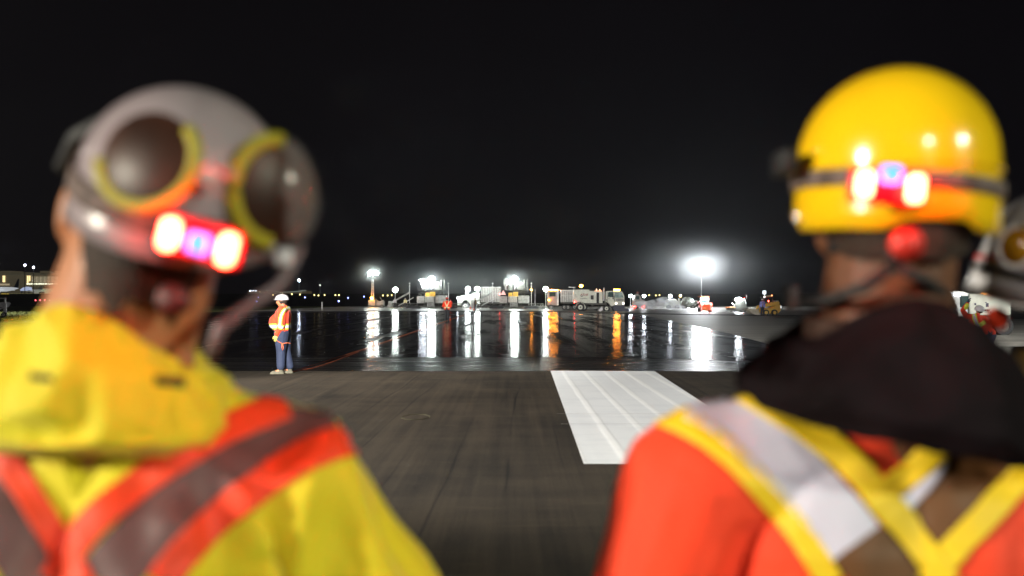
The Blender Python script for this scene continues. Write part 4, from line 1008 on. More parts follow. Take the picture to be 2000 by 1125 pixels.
bm = B(); pb(bm, 1304, 589, 1326, 590, d-.06, .1); pb(bm, 1304, 593, 1326, 594, d-.06, .1); pb(bm, 1325, 582.5, 1328.5, 602, d-.1, .3); obj('rail', bm, LSTEEL, T)
for x in (1306, 1322): pw(T, 'wheel', x, 600, 4.5, d-.1, .4)
lamp_mesh(T, P(1309, 578.5, d), .30, E_WB, 'roof_lamp'); bm = B(); pt(bm, [(1309, 581), (1309, 585)], d, .05); obj('lamp_bracket', bm, LSTEEL, T)
T = thing('grader', 'dark machine with an upright barrel body left of the tractor', 'machine', (P(1345, 0, 178).x, 178, 0)); d = 178
bm = B(); prism(bm, [(P(x, 0, d).x, P(0, y, d).z) for x, y in ((1331, 600), (1331, 590), (1336, 586), (1337, 582), (1341, 580), (1347, 580), (1350, 583), (1350, 590), (1360, 588), (1360, 600))], d, d+2.2); obj('body', bm, mat('olive_steel', (.14, .15, .12), .6, var=.4, vs=1), T)
bm = B(); clutter(bm, 1332, 582, 1362, 598, d-.2, 40, random.Random(5), .6); obj('pipework', bm, LSTEEL, T)
for x in (1337, 1353): pw(T, 'wheel', x, 600, 4.6, d-.1, .4)
for (x, y, m_, r) in ((1329, 578, E_YW, .25), (1352, 586.5, E_S, .14)): lamp_mesh(T, P(x, y, d-.2), r, m_, 'work_lamp')
# tractor with red lamps seen from behind
T = thing('tractor', 'tractor seen from behind with red tail lamps and two white lamps under the balloon light', 'tractor', (P(1377, 0, 128).x, 128, 0)); d = 128
TR = mat('tractor_orange', (.62, .17, .05), .5, var=.2, vs=2)
bm = B(); pb(bm, 1370, 593, 1389, 607, d, 1.6, .08); obj('rear_body', bm, TR, T)
bm = B(); pb(bm, 1367, 578, 1386, 580.5, d, 1.6, .08); obj('cab_roof', bm, TR, T)
bm = B()
for x in (1368.5, 1384.5): pb(bm, x-.6, 580, x+.6, 594, d, .1)
pb(bm, 1370, 590, 1384, 593.5, d+.1, 1.2); obj('cab_frame', bm, GPAINT, T)
bm = B(); pb(bm, 1369.5, 580.7, 1384, 590.5, d+.1, 1.2); obj('cab_glass', bm, MGLASS, T)
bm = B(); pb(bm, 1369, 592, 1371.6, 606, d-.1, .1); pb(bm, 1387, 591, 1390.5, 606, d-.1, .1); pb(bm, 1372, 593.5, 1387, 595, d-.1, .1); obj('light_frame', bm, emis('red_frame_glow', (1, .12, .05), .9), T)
bm = B(); pb(bm, 1374, 600.5, 1378.5, 602.2, d-.12, .05); obj('number_plate', bm, mat('plate_yellow', (.7, .6, .2), .5), T)
for x in (1371.5, 1389.5): lamp_mesh(T, P(x, 594.5, d-.2), .13, E_TAIL, 'tail_lamp')
for x in (1371.5, 1380.5): lamp_mesh(T, P(x, 584.5, d-.2), .15, E_S, 'work_lamp')
lamp_mesh(T, P(1376, 582, d-.2), .08, E_TAIL, 'beacon')
for x in (1367.5, 1388):
    bm = B(); pb(bm, x-2.4, 598, x+2.4, 611.5, d+.1, 1.1, .06); obj('tyre', bm, BLK, T)
bm = B(); pt(bm, [(1369, 578), (1369, 572)], d, .02); obj('antenna', bm, LSTEEL, T)
bm = B(); pt(bm, [(1362, 592), (1366, 588), (1369, 590)], d, .04); pb(bm, 1363.5, 596, 1367, 602, d-.05, .1, .04); obj('side_box', bm, WHP, T)
# mobile machine with bright roof light, orange board
T = thing('roller', 'dark road roller with a bright roof light and an orange board, right of the tractor', 'roller', (P(1442, 0, 130).x, 130, 0)); d = 130
bm = B(); prism(bm, [(P(x, 0, d).x, P(0, y, d).z) for x, y in ((1424, 605), (1424, 601), (1436, 597), (1438, 585), (1455, 584), (1458, 596), (1462, 605))], d, d+1.8); obj('body', bm, DSTEEL, T)
bm = B(); pb(bm, 1417, 599, 1436, 601.3, d-.1, .12, .02); obj('orange_board', bm, mat('board_orange_glow', (.8, .35, .15), .5, emit=(1, .4, .2), es=.25), T)  # board emits faintly, standing in for light on it
for x in (1428.5, 1435.5, 1447.5, 1456): pw(T, 'wheel', x, 609.5, 2.9, d-.1, .4)
lamp_mesh(T, P(1440, 585, d-.3), .28, E_S, 'roof_lamp'); lamp_mesh(T, P(1445, 585, d-.3), .26, E_S, 'roof_lamp')
bm = B(); pt(bm, [(1429, 592), (1434, 596)], d, .06); pt(bm, [(1454, 583), (1456.5, 589), (1457.5, 594)], d-.1, .06); pt(bm, [(1457.5, 584), (1457.5, 577)], d, .03); pb(bm, 1437, 585.5, 1456, 586.5, d-.1, 2); obj('handrail', bm, LSTEEL, T)
lamp_mesh(T, P(1453.5, 583, d-.1), .06, E_TAIL, 'beacon')

# ---------------- skid steer loader
d = 100
T = thing('skid_steer_loader', 'yellow skid steer loader with its bucket lowered to the left', 'loader', (P(1497, 0, d).x, d, 0))
Q = lambda pts: [(P(x, 0, d).x, P(0, y, d).z) for x, y in pts]
bm = B(); prism(bm, Q(((1488, 610), (1491, 604), (1500, 602.5), (1512, 600), (1517, 594), (1525.5, 595), (1525.5, 606), (1521, 612.5), (1490, 612.5))), d+.1, d+1.5); bmesh.ops.bevel(bm, geom=bm.edges[:], offset=.03, segments=1, affect='EDGES'); obj('body', bm, CYEL, T)
bm = B(); prism(bm, Q(((1484, 601), (1485.5, 597.5), (1500, 594.5), (1514, 590), (1520, 588), (1523, 592), (1519, 595.5), (1512, 596.5), (1500, 598.5), (1489, 601.5), (1484, 610), (1481, 609))), d-.05, d+.12)
prism(bm, Q(((1484, 601), (1485.5, 597.5), (1500, 594.5), (1514, 590), (1520, 588), (1523, 592), (1519, 595.5), (1512, 596.5), (1500, 598.5), (1489, 601.5), (1484, 610), (1481, 609))), d+1.45, d+1.6); obj('lift_arm', bm, CYEL, T)
bm = B(); prism(bm, Q(((1458, 605), (1464, 602.5), (1470, 603.5), (1481, 604), (1483, 612), (1486, 616), (1476, 614.5), (1468, 611.5), (1465, 607))), d-.1, d+1.8); obj('bucket', bm, mat('worn_bucket_steel', (.42, .38, .30), .5, var=.3, vs=3), T)
bm = B()
for pts in (((1491, 600), (1492, 581)), ((1510, 598), (1509, 581)), ((1491.5, 581), (1509, 580.5))): pt(bm, pts, d+.2, .045); pt(bm, pts, d+1.3, .045)
pb(bm, 1490.5, 579.5, 1509.5, 581.2, d+.15, 1.2, .03); obj('cab_cage', bm, DSTEEL, T)
bm = B(); pb(bm, 1493, 577.2, 1508, 579.4, d+.2, .5, .03); obj('roof_sign', bm, mat('pale_sign', (.55, .5, .35), .5, var=.4, vs=20), T)
bm = B(); pb(bm, 1490, 567.5, 1496.5, 574.5, d+.3, .15, .03); pt(bm, [(1493, 574), (1494, 580)], d+.35, .03); fo = obj('roof_lamp', bm, emis('roof_lamp_dim', (.8, .9, 1.0), 1.6), T)
for (x, y, m_, r) in ((1507.7, 577, emis('amber_small', (1, .3, .1), 4), .07), (1501, 588, E_TAIL, .06), (1493, 580, emis('white_small', (1, 1, 1), 2.5), .09)): lamp_mesh(T, P(x, y, d+.1), r, m_, 'marker_lamp')
for x in (1496, 1512.5): pw(T, 'wheel', x, 610.5, 6.0, d-.05, .3, CYEL, hub=False)
bm = B(); pb(bm, 1524, 597, 1526.3, 602, d+.1, .5, .02); obj('rear_lamp', bm, emis('rear_white', (1, 1, 1), 1.2), T)
bm = B(); pb(bm, 1514, 587, 1521, 589, d+.3, .9, .03); obj('exhaust_box', bm, GPAINT, T)
g_ = Vector((P(1489, 0, 98.8).x, 98.8, 0)); s_ = .95
T = thing('person', 'worker in blue and white kneeling over the bucket beside the skid steer cab', 'person', tuple(g_))
Jl = {k: Vector(v)*s_ for k, v in J_ST.items()}; J = {k: v+g_ for k, v in Jl.items()}
full_body(T, J, rot(0), .012, s_); dress(T, J, rot(0), s_, .014, mat('blue_white_cloth', (.25, .25, .6), .7, var=.6, vs=6), mat('dark_trousers', (.04, .04, .06), .8), BLK, helmet=WHP)

# ---------------- white pickup at the right edge, big tyre and roof lights
d = 45
T = thing('service_truck', 'white service truck with amber roof beacon and a black fleet number, behind the bending worker', 'truck', (P(1910, 0, d).x, d, 0))
bm = B(); pb(bm, 1893, 573.5, 1975, 616, d, 1.9, .06); obj('box_body', bm, WPAINT, T)
bm = B(); prism(bm, [(P(x, 0, d).x, P(0, y, d).z) for x, y in ((1858, 570.5), (1868, 568.5), (1882, 569.5), (1895, 573), (1895, 618), (1874, 618), (1872, 600), (1867, 590))], d+.1, d+1.8); obj('cab', bm, LSTEEL, T)
bm = B(); pb(bm, 1876, 578, 1892, 600, d+.05, .1, .02); obj('cab_window', bm, MGLASS, T)
bm = B(); pb(bm, 1890, 569.5, 1922, 571.3, d+.2, 1.2, .02); pt(bm, [(1880, 569), (1881, 564), (1884, 562.5)], d+.2, .012); obj('roof_rack', bm, DSTEEL, T)
bm = B(); pb(bm, 1922, 571.5, 1937, 574.8, d-.05, .3, .03); obj('beacon_bar', bm, emis('amber_bar_near', (1, .35, .03), 6.0), T)
lamp_mesh(T, P(1934, 564, d+.2), .06, emis('white_roof', (1, .95, .8), 8), 'beacon')
bm = B(); pb(bm, 1864, 572, 1876, 579, d-.02, .1, .03); obj('work_lamp', bm, emis('work_lamp_near', (.85, .9, 1), 7.0), T)
pw(T, 'wheel', 1866, 637, 19, d-.2, .35, DSTEEL); pw(T, 'wheel', 1878, 637, 19, d+.3, .35, DSTEEL)
bm = B(); pt(bm, [(1858, 632), (1862, 622), (1868, 615)], d-.42, .012); obj('mudguard_strip', bm, mat('pale_strip', (.6, .55, .4), .5), T)
bm = B(); pb(bm, 1876, 612, 1975, 640, d+.2, 1.5, .04); pw(T, 'wheel', 1958, 637, 19, d-.2, .35, DSTEEL); obj('chassis', bm, DSTEEL, T)
text(T, '09R20-1', 1922.5, 607.5, 3.2, d-.02, mat('letter_black', (.04, .04, .045), .6), sx=.72)
bm = B(); pb(bm, 1923, 609, 1932, 609.8, d-.02, .02); pb(bm, 1934, 608.5, 1936, 610.5, d-.02, .02); pb(bm, 1924, 590, 1927.5, 591.5, d-.02, .02); pb(bm, 1926, 592, 1931, 599.5, d-.02, .02); pb(bm, 1903.5, 592, 1906.5, 596, d-.02, .02); obj('decal', bm, mat('navy_decal', (.04, .04, .09), .5), T)

# ---------------- cones and marker
def cone(label, px, py, hpx, first=None):
    g = G(px, py); s = hpx/F*g.y/.7
    T = thing('traffic_cone', label, 'cone', tuple(g), group='orange cones on the wet pavement')
    bm = B(); tube(bm, [g+Vector((0, 0, .02)), g+Vector((0, 0, .7*s))], [.15*s, .03*s], 14); obj('cone_body', bm, CONEO, T)
    bm = B(); box(bm, g.x-.2*s, g.x+.2*s, g.y-.2*s, g.y+.2*s, 0, .03*s); obj('cone_base', bm, CONEO, T)
    bm = B(); tube(bm, [g+Vector((0, 0, .35*s)), g+Vector((0, 0, .5*s))], [.098*s, .071*s], 14); obj('cone_stripe', bm, SILV, T)
cone('slim orange cone right beside the legs of the worker with crossed straps', 879, 626, 10)
cone('orange cone just left of the walking worker in dark jacket', 925.5, 606, 7)
cone('orange barrel shaped cone by the concrete truck wheel', 919, 603, 8)
# operators on the pavers
for i, (x, y, lab) in enumerate(((793, 592, 'seated operator in pale vest on the frame of the first paver'), (773, 592, 'operator in pale jacket at the hopper of the first paver'), (881, 595, 'operator with red helmet at the right end of the first paver'))):
    d_ = 172.0; c = P(x, y, d_); g = Vector((c.x, d_-1.2, 0)); s_ = .95
    zb_ = P(x, y+9, d_).z
    T = thing('person', lab, 'person', (g.x, g.y, zb_))
    J = {k: Vector(v)*s_+Vector((g.x, g.y, zb_)) for k, v in J_ST.items()}
    full_body(T, J, rot(i*1.3-1), .016, s_); dress(T, J, rot(i*1.3-1), s_, .018, [PALE, WHP, ORG][i], DARKC, BLK, helmet=[WHP, WHP, REDP][i])

# spray of water: a soft cloud lit by the lamps
bm = B()
for (x, y, r, sx) in ((1268, 597, 1.0, 2.0), (1285, 596, 1.3, 1.8), (1302, 594, 1.5, 1.5), (1318, 600, 1.0, 1.8), (1252, 594, .6, 2.6), (1296, 588, .9, 1.6)):
    ell(bm, P(x, y, 168), (r*sx, 2.0, r*.85))
me = remesh(bm, .22, 8)
sm = bpy.data.materials.new('spray_volume'); sm.use_nodes = True; nt = sm.node_tree; nt.nodes.remove(nt.nodes['Principled BSDF'])
pv = nt.nodes.new('ShaderNodeVolumePrincipled'); pv.inputs['Color'].default_value = (.95, .97, 1, 1); sm.cycles.volume_sampling = 'EQUIANGULAR'; pv.inputs['Density'].default_value = .32; pv.inputs['Anisotropy'].default_value = .2
tc = nt.nodes.new('ShaderNodeTexCoord'); sn = nz(nt, nt.links.new, tc.outputs['Object'], (.35, .3, .8), 1.0, 4, .6, dist=1.0)
nt.links.new(ramp(nt, nt.links.new, sn, .42, .72, 0.0, 1.1), pv.inputs['Density'])
nt.links.new(pv.outputs[0], nt.nodes['Material Output'].inputs['Volume'])
o = link_mesh('water_spray', me, sm); o['kind'] = 'stuff'

# ---------------- far apron: terminal, aircraft, lights
def far(px, py, d): p = P(px, py, d); return p
D = 720; zt = zter(D)
T = thing('terminal_building', 'long airport terminal with a glazed front and lit lower windows at the far left', 'terminal', (P(60, 0, D).x, D, zt))
TW = mat('terminal_wall_glow', (.20, .18, .13), .7, var=.25, vs=.05, emit=(.9, .75, .45), es=.05)  # slight emission puts the apron light into the walls
bm = B(); pb(bm, -60, 537, 175, 573.5, D, 30); obj('facade', bm, TW, T)
bm = B(); pb(bm, -60, 535.2, 175, 537.2, D-2, 34); pb(bm, 20, 531.5, 55, 535.4, D+1, 20); obj('roof_edge', bm, mat('roof_grey_glow', (.28, .26, .2), .7, emit=(.9, .8, .5), es=.04), T)  # roof edge emits a little in place of light on it
bm = B(); pb(bm, -10, 529, 20, 535, D+6, 20); pb(bm, 78, 529, 106, 534, D+8, 20); obj('roof_block', bm, TW, T)
bm = B()
for k in range(20):
    x = 62+k*2.7; pb(bm, x, 540, x+.7+.5*(k % 3 == 0), 551.5, D-.6, .4)
obj('window_strip', bm, emis('fin_glow', (1, .85, .55), .30), T)
for (x0, y0, x1, y1, e) in ((52.5, 538.5, 55, 555, 1), (56.3, 538.5, 58.8, 549, 1), (5, 538.5, 9.5, 551, 1), (52, 553, 128, 556, 0)):
    bm = B()
    if e: pb(bm, x0, y0, x1, y1, D-.7, .4)
    else:
        rg = random.Random(9); x = x0
        while x < x1: w = rg.uniform(.6, 3); pb(bm, x, y0+rg.uniform(0, .8), x+w, y1-rg.uniform(0, .6), D-.7, .4); x += w+rg.uniform(.3, 1.6)
    obj('window', bm, E_WIN if e else emis('window_bright', (.95, .95, .7), 1.5), T)
bm = B(); pb(bm, -20, 554, 18, 557.5, D-.7, .4); obj('sign_band', bm, emis('sign_band_glow', (1, .8, .5), .35), T)
bm = B()
for x in range(0, 120, 8): pb(bm, x, 557, x+.7, 573.5, D-.7, .5)
obj('pillar', bm, TW, T)
APL = mat('aircraft_white_glow', (.75, .78, .78), .3, var=.03, emit=(.8, .85, .9), es=.5)  # emission stands for apron light falling on the aircraft
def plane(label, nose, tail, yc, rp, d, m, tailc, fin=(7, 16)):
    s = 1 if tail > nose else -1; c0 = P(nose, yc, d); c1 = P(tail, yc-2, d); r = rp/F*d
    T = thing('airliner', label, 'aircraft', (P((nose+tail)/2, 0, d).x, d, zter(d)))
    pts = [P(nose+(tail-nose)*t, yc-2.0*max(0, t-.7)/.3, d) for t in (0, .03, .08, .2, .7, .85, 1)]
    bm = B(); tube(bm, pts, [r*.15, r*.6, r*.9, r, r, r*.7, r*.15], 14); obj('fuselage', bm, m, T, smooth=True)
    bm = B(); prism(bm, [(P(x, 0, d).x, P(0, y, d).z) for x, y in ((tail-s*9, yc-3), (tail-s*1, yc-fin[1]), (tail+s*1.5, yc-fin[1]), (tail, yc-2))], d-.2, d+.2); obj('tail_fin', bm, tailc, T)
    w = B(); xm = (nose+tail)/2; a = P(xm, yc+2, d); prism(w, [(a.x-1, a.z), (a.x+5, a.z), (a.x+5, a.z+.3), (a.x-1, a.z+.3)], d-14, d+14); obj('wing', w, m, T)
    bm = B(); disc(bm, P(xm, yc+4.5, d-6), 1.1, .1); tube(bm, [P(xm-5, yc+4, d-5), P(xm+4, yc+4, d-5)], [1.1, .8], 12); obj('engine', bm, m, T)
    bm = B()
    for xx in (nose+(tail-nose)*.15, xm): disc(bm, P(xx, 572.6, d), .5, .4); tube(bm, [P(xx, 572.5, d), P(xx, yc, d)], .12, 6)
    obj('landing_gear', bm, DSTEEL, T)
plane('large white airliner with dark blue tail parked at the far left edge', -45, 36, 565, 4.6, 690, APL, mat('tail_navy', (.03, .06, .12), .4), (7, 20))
plane('small grey airliner left of the green airliner in front of the terminal', 60, 82, 568, 2.8, 700, mat('aircraft_grey_glow', (.35, .34, .3), .4, emit=(.7, .7, .6), es=.25), GPAINT, (5, 9))  # emission in place of light on the grey fuselage
plane('pale green airliner at the right end of the terminal apron', 80, 107, 567, 3.2, 705, mat('aircraft_green_glow', (.35, .45, .3), .4, emit=(.6, .8, .55), es=.35), GPAINT, (5, 9))  # emission in place of light on the green fuselage
# apron edge: kerb wall, its lit look put in as emission, and bus
bm = B(); pb(bm, 18, 573, 108, 574.3, 660, 2); tag(obj('apron_kerb', bm, mat('kerb_glow', (.4, .38, .22), .8, emit=(.9, .85, .4), es=.15)), 'thin lit kerb line below the parked airliners', 'kerb')
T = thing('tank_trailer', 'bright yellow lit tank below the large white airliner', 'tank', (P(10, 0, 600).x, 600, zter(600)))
bm = B(); tube(bm, [P(2.5, 576, 600), P(17, 576, 600)], .75, 12); obj('tank', bm, mat('tank_yellow_glow', (.8, .55, .05), .5, emit=(1, .7, .1), es=.7), T, smooth=True)  # tank given its own emission to look lit
bm = B(); pb(bm, 4, 578, 16, 579.3, 600, .8); obj('frame', bm, DSTEEL, T)
T = thing('jet_bridge', 'pale blue lit boarding bridge between the white and grey airliners', 'boarding bridge', (P(50, 0, 695).x, 695, zter(695)))
bm = B(); prism(bm, [(P(x, 0, 695).x, P(0, y, 695).z) for x, y in ((39, 566), (44, 562), (51, 560), (57, 561.5), (57, 567), (40, 568))], 695, 699); obj('tunnel', bm, mat('bridge_blue_glow', (.6, .65, .8), .4, emit=(.6, .7, 1), es=.6), T)  # tunnel given emission so that it looks lit
bm = B(); pb(bm, 41, 568, 42.5, 573.5, 696, 1); pb(bm, 55, 567, 56.5, 573.5, 696, 1); obj('support_leg', bm, DSTEEL, T)
# tall apron masts
def mast(name, label, px, yt, yb, d, m, r, cat='light mast'):
    T = thing(name, label, cat, (P(px, 0, d).x, d, zter(d)))
    bm = B(); tube(bm, [P(px, yb, d), P(px, yt, d)], .22, 6); obj('pole', bm, GPAINT, T)
    bm = B(); c = P(px, yt+.6, d); box(bm, c.x-1, c.x+1, d-.3, d+.3, c.z-.1, c.z+.3); obj('crossarm', bm, DSTEEL, T)
    lamp_mesh(T, P(px, yt-1, d-.5), r, m, 'lamp_head', sub=1)
mast('apron_mast', 'left one of the two blue white apron lights above the terminal', 48.5, 519, 574, 640, E_BW, .75)
mast('apron_mast', 'right one of the two blue white apron lights above the terminal', 65.5, 523, 574, 650, E_BW, .70)
mast('apron_mast', 'blue white apron light high above the head of the man in profile', 584, 548.5, 576, 640, emis('apron_strong', (.7, .8, 1.0), 90.0), .75)
mast('apron_mast', 'pale obstruction light on a mast above the far lights', 625, 558, 576, 650, emis('pale_mast', (1, .9, .8), 1.5), .6)
# far building behind the profile man: long low hangar roof line with lights
D = 715
T = thing('hangar_terminal', 'low long hangar with slanted roof and small lights behind the man in profile', 'hangar', (P(560, 0, D).x, D, zter(D)))
bm = B(); prism(bm, [(P(x, 0, D).x, P(0, y, D).z) for x, y in ((484, 576), (484, 568), (520, 567), (560, 571), (598, 568), (598, 576))], D, D+20); obj('hall', bm, mat('hangar_wall_glow', (.12, .1, .07), .8, emit=(.8, .6, .3), es=.04), T)  # light on the hangar wall put in as faint emission
bm = B(); tube(bm, [P(520, 567, D-1), P(548, 570.5, D-1), P(572, 570, D-1), P(598, 567.5, D-1)], .35, 6); obj('roof_truss', bm, mat('truss_pale_glow', (.3, .32, .28), .6, emit=(.7, .8, .7), es=.2), T)  # truss emits in place of light on it
rg = random.Random(21)
for n_, m_, x0, x1, y0, y1 in ((12, emis('hangar_cold', (.8, .85, 1), 3), 484, 503, 567, 568.6), (12, emis('hangar_warm', (1, .8, .4), 1.2), 504, 598, 569, 574.5)):
    bm = B()
    for _ in range(n_): x = rg.uniform(x0, x1); y = rg.uniform(y0, y1); pb(bm, x, y, x+rg.uniform(.7, 2.4), y+rg.uniform(.6, 1.4), D-1.5, .3)
    obj('window_strip', bm, m_, T)
# small far lights, each a lamp of its own on a short stake
protos = {}
def small_light(kind, px, py, label, m, r, group):
    d = 250
    for _ in range(40):                                # ground point seen at that pixel
        z = zter(d); y = HY-(z+.5-H)/d*F
        if y < py: break
        d += 12
    d = min(d, 700); loc = Vector((P(px, 0, d).x, d, zter(d)))
    if kind not in protos:
        T = thing(kind, label, 'light', tuple(loc), group=group)
        lamp_mesh(T, loc+Vector((0, 0, .6)), r, m, 'lamp', sub=1)
        bm = B(); tube(bm, [loc, loc+Vector((0, 0, .4))], .05, 5); obj('stake', bm, GPAINT, T)
        protos[kind] = T
    else: dup(protos[kind], tuple(loc), label)
for i, (x, y) in enumerate(((504.5, 581.5), (501.5, 589), (595.5, 582), (661.5, 589.5), (680, 583), (711, 580))):
    small_light('taxiway_light', x, y, ['upper blue taxiway light left of the white helmet', 'lower blue taxiway light left of the white helmet', 'blue taxiway light just right of the white helmet', 'lower blue taxiway light right of the marker post', 'blue taxiway light midway to the light tower', 'blue taxiway light just left of the light tower'][i], E_BLU, .24, 'blue taxiway lights')
for i, x in enumerate((69.5, 78.5, 87.5, 114)):
    small_light('approach_light', x, 587, ['leftmost red approach light in the row', 'second red approach light from the left', 'third red approach light, left of the white ones', 'rightmost red approach light in the row'][i], E_RD, .22, 'red approach lights')
for i, x in enumerate((96.5, 102, 108)):
    small_light('approach_lamp', x, 587, ['first dim white approach light right of the red ones', 'middle dim white approach light', 'last dim white approach light before the red one'][i], E_GW, .22, 'dim white approach lights')
for i, (x, y) in enumerate(((533, 576.5), (570, 575.5), (586, 576), (614, 577), (622, 578), (634, 577), (655, 577), (662, 577), (748, 577.5), (757, 578), (765, 577.2), (1268, 577), (1281, 578), (1288, 577))):
    small_light('apron_light', x, y, 'small warm apron light, number %s along the far edge' % ['one'][0] if False else ['warm far light left of the white helmet', 'warm far light at the back of the white helmet', 'warm far light just right of the white helmet', 'warm far light left of the tall pale mast', 'warm far light at the foot of the tall pale mast', 'warm far light just right of the tall pale mast', 'left of two close warm far lights right of the mast', 'right of two close warm far lights right of the mast', 'warm far light left of the first globe light', 'middle warm far light near the first globe light', 'warm far light behind the first globe light', 'left far light above the water spray', 'middle far light above the water spray', 'right far light above the water spray'][i], E_YW, .32, 'warm apron lights along the horizon')
small_light('taxiway_sign', 544, 583.5, 'pale lit taxiway sign right of the white helmet', emis('sign_pale', (1, .85, .8), .8), .4, 'pale signs') if False else None
# strong star light behind the left ear, white trailer frame at left edge
mast('flood_mast', 'bright white star like flood light behind the ear of the man in yellow', 133.5, 568.5, 590, 300, E_S, .45)
d = 88
T = thing('trailer', 'white framed trailer with small wheels on the grass at the left edge', 'trailer', (P(0, 0, d).x, d, 0))
bm = B(); pb(bm, 8.2, 581.5, 10.5, 592, d, .15); pb(bm, -30, 582, 10, 583.2, d, .15); pb(bm, 6.5, 592.5, 11.6, 614, d, .2, .02); pb(bm, -30, 601, 8, 602.5, d, .2); pt(bm, [(-20, 612), (8, 600)], d, .06); obj('frame', bm, WHP, T)
bm = B(); prism(bm, [(P(x, 0, d).x, P(0, y, d).z) for x, y in ((-30, 600), (-30, 596), (5, 590), (8, 593), (3, 600))], d+.1, d+1.2); obj('panel', bm, WHP, T)
pw(T, 'wheel', 8, 614.5, 5, d-.1, .2, WHP); pw(T, 'wheel', -22, 614.5, 5, d-.1, .2, WHP)
# ================================================================ floodlight towers beside and behind the camera (some read off helmet highlights, some added as fill)
def flood_tower(label, x, y, h, heads, tgt, energy, col, size, angle=70):
    T = thing('floodlight_tower', label, 'light tower', (x, y, 0), group='portable floodlight towers round the crew')
    bm = B(); tube(bm, [(x, y, .5), (x, y, h)], [.09, .05], 8); obj('mast', bm, LSTEEL, T)
    bm = B(); box(bm, x-.7, x+.7, y-1, y+1, .35, 1.3, .05); obj('generator', bm, WPAINT, T)
    for sx in (-.8, .8):
        for sy in (-.6, .6): bm = B(); tube(bm, [(x+sx-.1, y+sy, .3), (x+sx+.1, y+sy, .3)], .3, 14); obj('wheel', bm, BLK, T)
    bm = B(); dv = (Vector(tgt)-Vector((x, y, h))); dv.z = 0; dv.normalize(); sd = Vector((-dv.y, dv.x, 0))
    tube(bm, [Vector((x, y, h))-sd*.9, Vector((x, y, h))+sd*.9], .04, 6); obj('crossbar', bm, DSTEEL, T)
    for k in range(heads):
        c = Vector((x, y, h+.15))+sd*(k-(heads-1)/2)*.75
        dr = (Vector(tgt)-c).normalized(); R = dr.to_track_quat('-Z', 'Y').to_matrix()
        bm = B(); box(bm, -.24, .24, -.18, .18, .0, .16, .03)
        for v in bm.verts: v.co = c+R @ v.co
        ho = obj('lamp_head', bm, DSTEEL, T)
        bm = B(); box(bm, -.21, .21, -.15, .15, -.012, -.004)
        for v in bm.verts: v.co = c+R @ v.co
        l = obj('lamp_lens', bm, emis('lens_glow', (1, .95, .85), 25), T); l.parent = ho
        ld = bpy.data.lights.new('flood', 'SPOT'); ld.energy = energy/heads; ld.color = col; ld.shadow_soft_size = size
        ld.spot_size = math.radians(angle); ld.spot_blend = .5
        lo = bpy.data.objects.new('flood', ld); C.objects.link(lo); lo.location = c+dr*(size+.03)-T.location; lo.rotation_euler = dr.to_track_quat('-Z', 'Y').to_euler(); lo.parent = T
    return T
flood_tower('floodlight tower left behind the camera lighting the backs of the crew', -14.5, -4.5, 4.6, 2, (0.5, 2.0, 1.2), 13500, (1.0, .93, .76), .10, 50)
flood_tower('added floodlight tower standing off to the left beside the dry pavement', -15.5, 13.5, 7.0, 2, (1.0, 15, 0), 32000, (1.0, .95, .88), .20, 62)  # out-of-view tower added to brighten the pavement and white marking
flood_tower('floodlight tower right behind the camera', 9.0, -4.5, 5.0, 1, (0.9, 2.0, 1.3), 2600, (.90, 1.0, .78), .12, 50)
flood_tower('tall floodlight tower far behind the camera', 4.0, -20.0, 9.0, 2, (0, 10, 0), 5000, (1.0, .93, .82), .18, 60)
flood_tower('added highest floodlight tower behind the camera aimed far down the pavement', -6.0, -26.0, 13.0, 2, (-2, 95, 1.5), 330000, (1.0, .97, .90), .3, 27)  # unseen, added to brighten the far worker and machines
flood_tower('added floodlight tower off to the right beside the service truck', 30.0, 24.0, 8.0, 2, (19, 46, 0), 21000, (1.0, .98, .92), .25, 90)  # unseen, added to light the service truck
flood_tower('added floodlight tower far off to the left lighting the machines', -78.0, 96.0, 12.0, 2, (5, 150, 2), 132000, (1.0, .97, .90), .35, 75)  # unseen, added to light the sweeper and the far ground

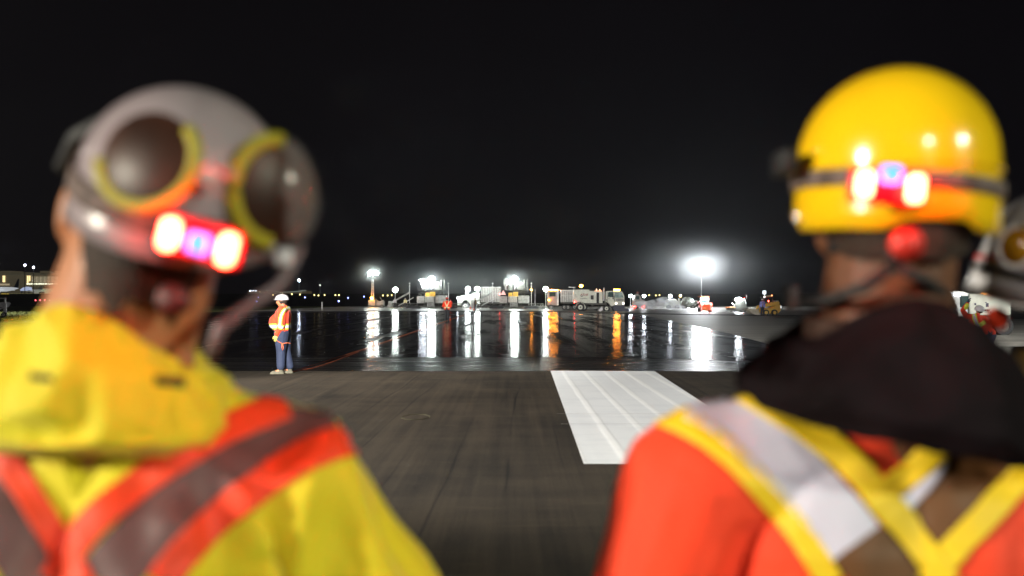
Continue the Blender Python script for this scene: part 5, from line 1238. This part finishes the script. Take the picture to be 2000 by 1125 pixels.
# ================================================================ damp night air
bm = B(); box(bm, -1520, 1520, -70, 1620, -1.0, 60)
hm = bpy.data.materials.new('haze_volume'); hm.use_nodes = True; hm.cycles.volume_sampling = 'EQUIANGULAR'; nt = hm.node_tree; nt.nodes.remove(nt.nodes['Principled BSDF'])
pv = nt.nodes.new('ShaderNodeVolumePrincipled'); pv.inputs['Color'].default_value = (.93, .96, 1, 1); pv.inputs['Density'].default_value = .00013; pv.inputs['Anisotropy'].default_value = .72
nt.links.new(pv.outputs[0], nt.nodes['Material Output'].inputs['Volume'])
HAZE = struct('haze', bm, hm, kind='stuff')

# volumes added round the lamps to give them halos, thinning outwards
def lamp_halo(c, r, dens):
    bm = B(); ell(bm, (0, 0, 0), r, sub=3)
    hm = bpy.data.materials.new('lamp_halo_volume'); hm.use_nodes = True; hm.cycles.volume_sampling = 'EQUIANGULAR'; nt = hm.node_tree; nt.nodes.remove(nt.nodes['Principled BSDF'])
    L = nt.links.new; tc = nt.nodes.new('ShaderNodeTexCoord'); mp = nt.nodes.new('ShaderNodeMapping'); mp.inputs['Scale'].default_value = (1/r[0], 1/r[1], 1/r[2])
    L(tc.outputs['Object'], mp.inputs[0]); gr = nt.nodes.new('ShaderNodeTexGradient'); gr.gradient_type = 'QUADRATIC_SPHERE'; L(mp.outputs[0], gr.inputs[0])
    ml = mth(nt, L, 'MULTIPLY', gr.outputs[1], dens)
    pv = nt.nodes.new('ShaderNodeVolumePrincipled'); pv.inputs['Color'].default_value = (.93, .97, 1, 1); pv.inputs['Anisotropy'].default_value = .45
    L(ml, pv.inputs['Density']); L(pv.outputs[0], nt.nodes['Material Output'].inputs['Volume'])
    o = struct('lamp_halo', bm, hm, kind='stuff'); o.location = c
    return o
lamp_halo(P(1370, 520, 189), (26, 18, 8.4), .007)
lamp_halo(P(940, 545, 172), (32, 10, 5.2), .016)
lamp_halo(P(728, 535, 199.6), (9, 6, 5.6), .035)
lamp_halo(P(1370, 520, 188.9), (7, 6, 5.5), .05)
lamp_halo(P(728, 533, 199.2), (3.4, 3, 3.2), .12)
lamp_halo(P(843, 546.5, 172.2), (3.6, 3, 3.4), .09)
lamp_halo(P(1005, 546.5, 171.2), (3.6, 3, 3.4), .09)
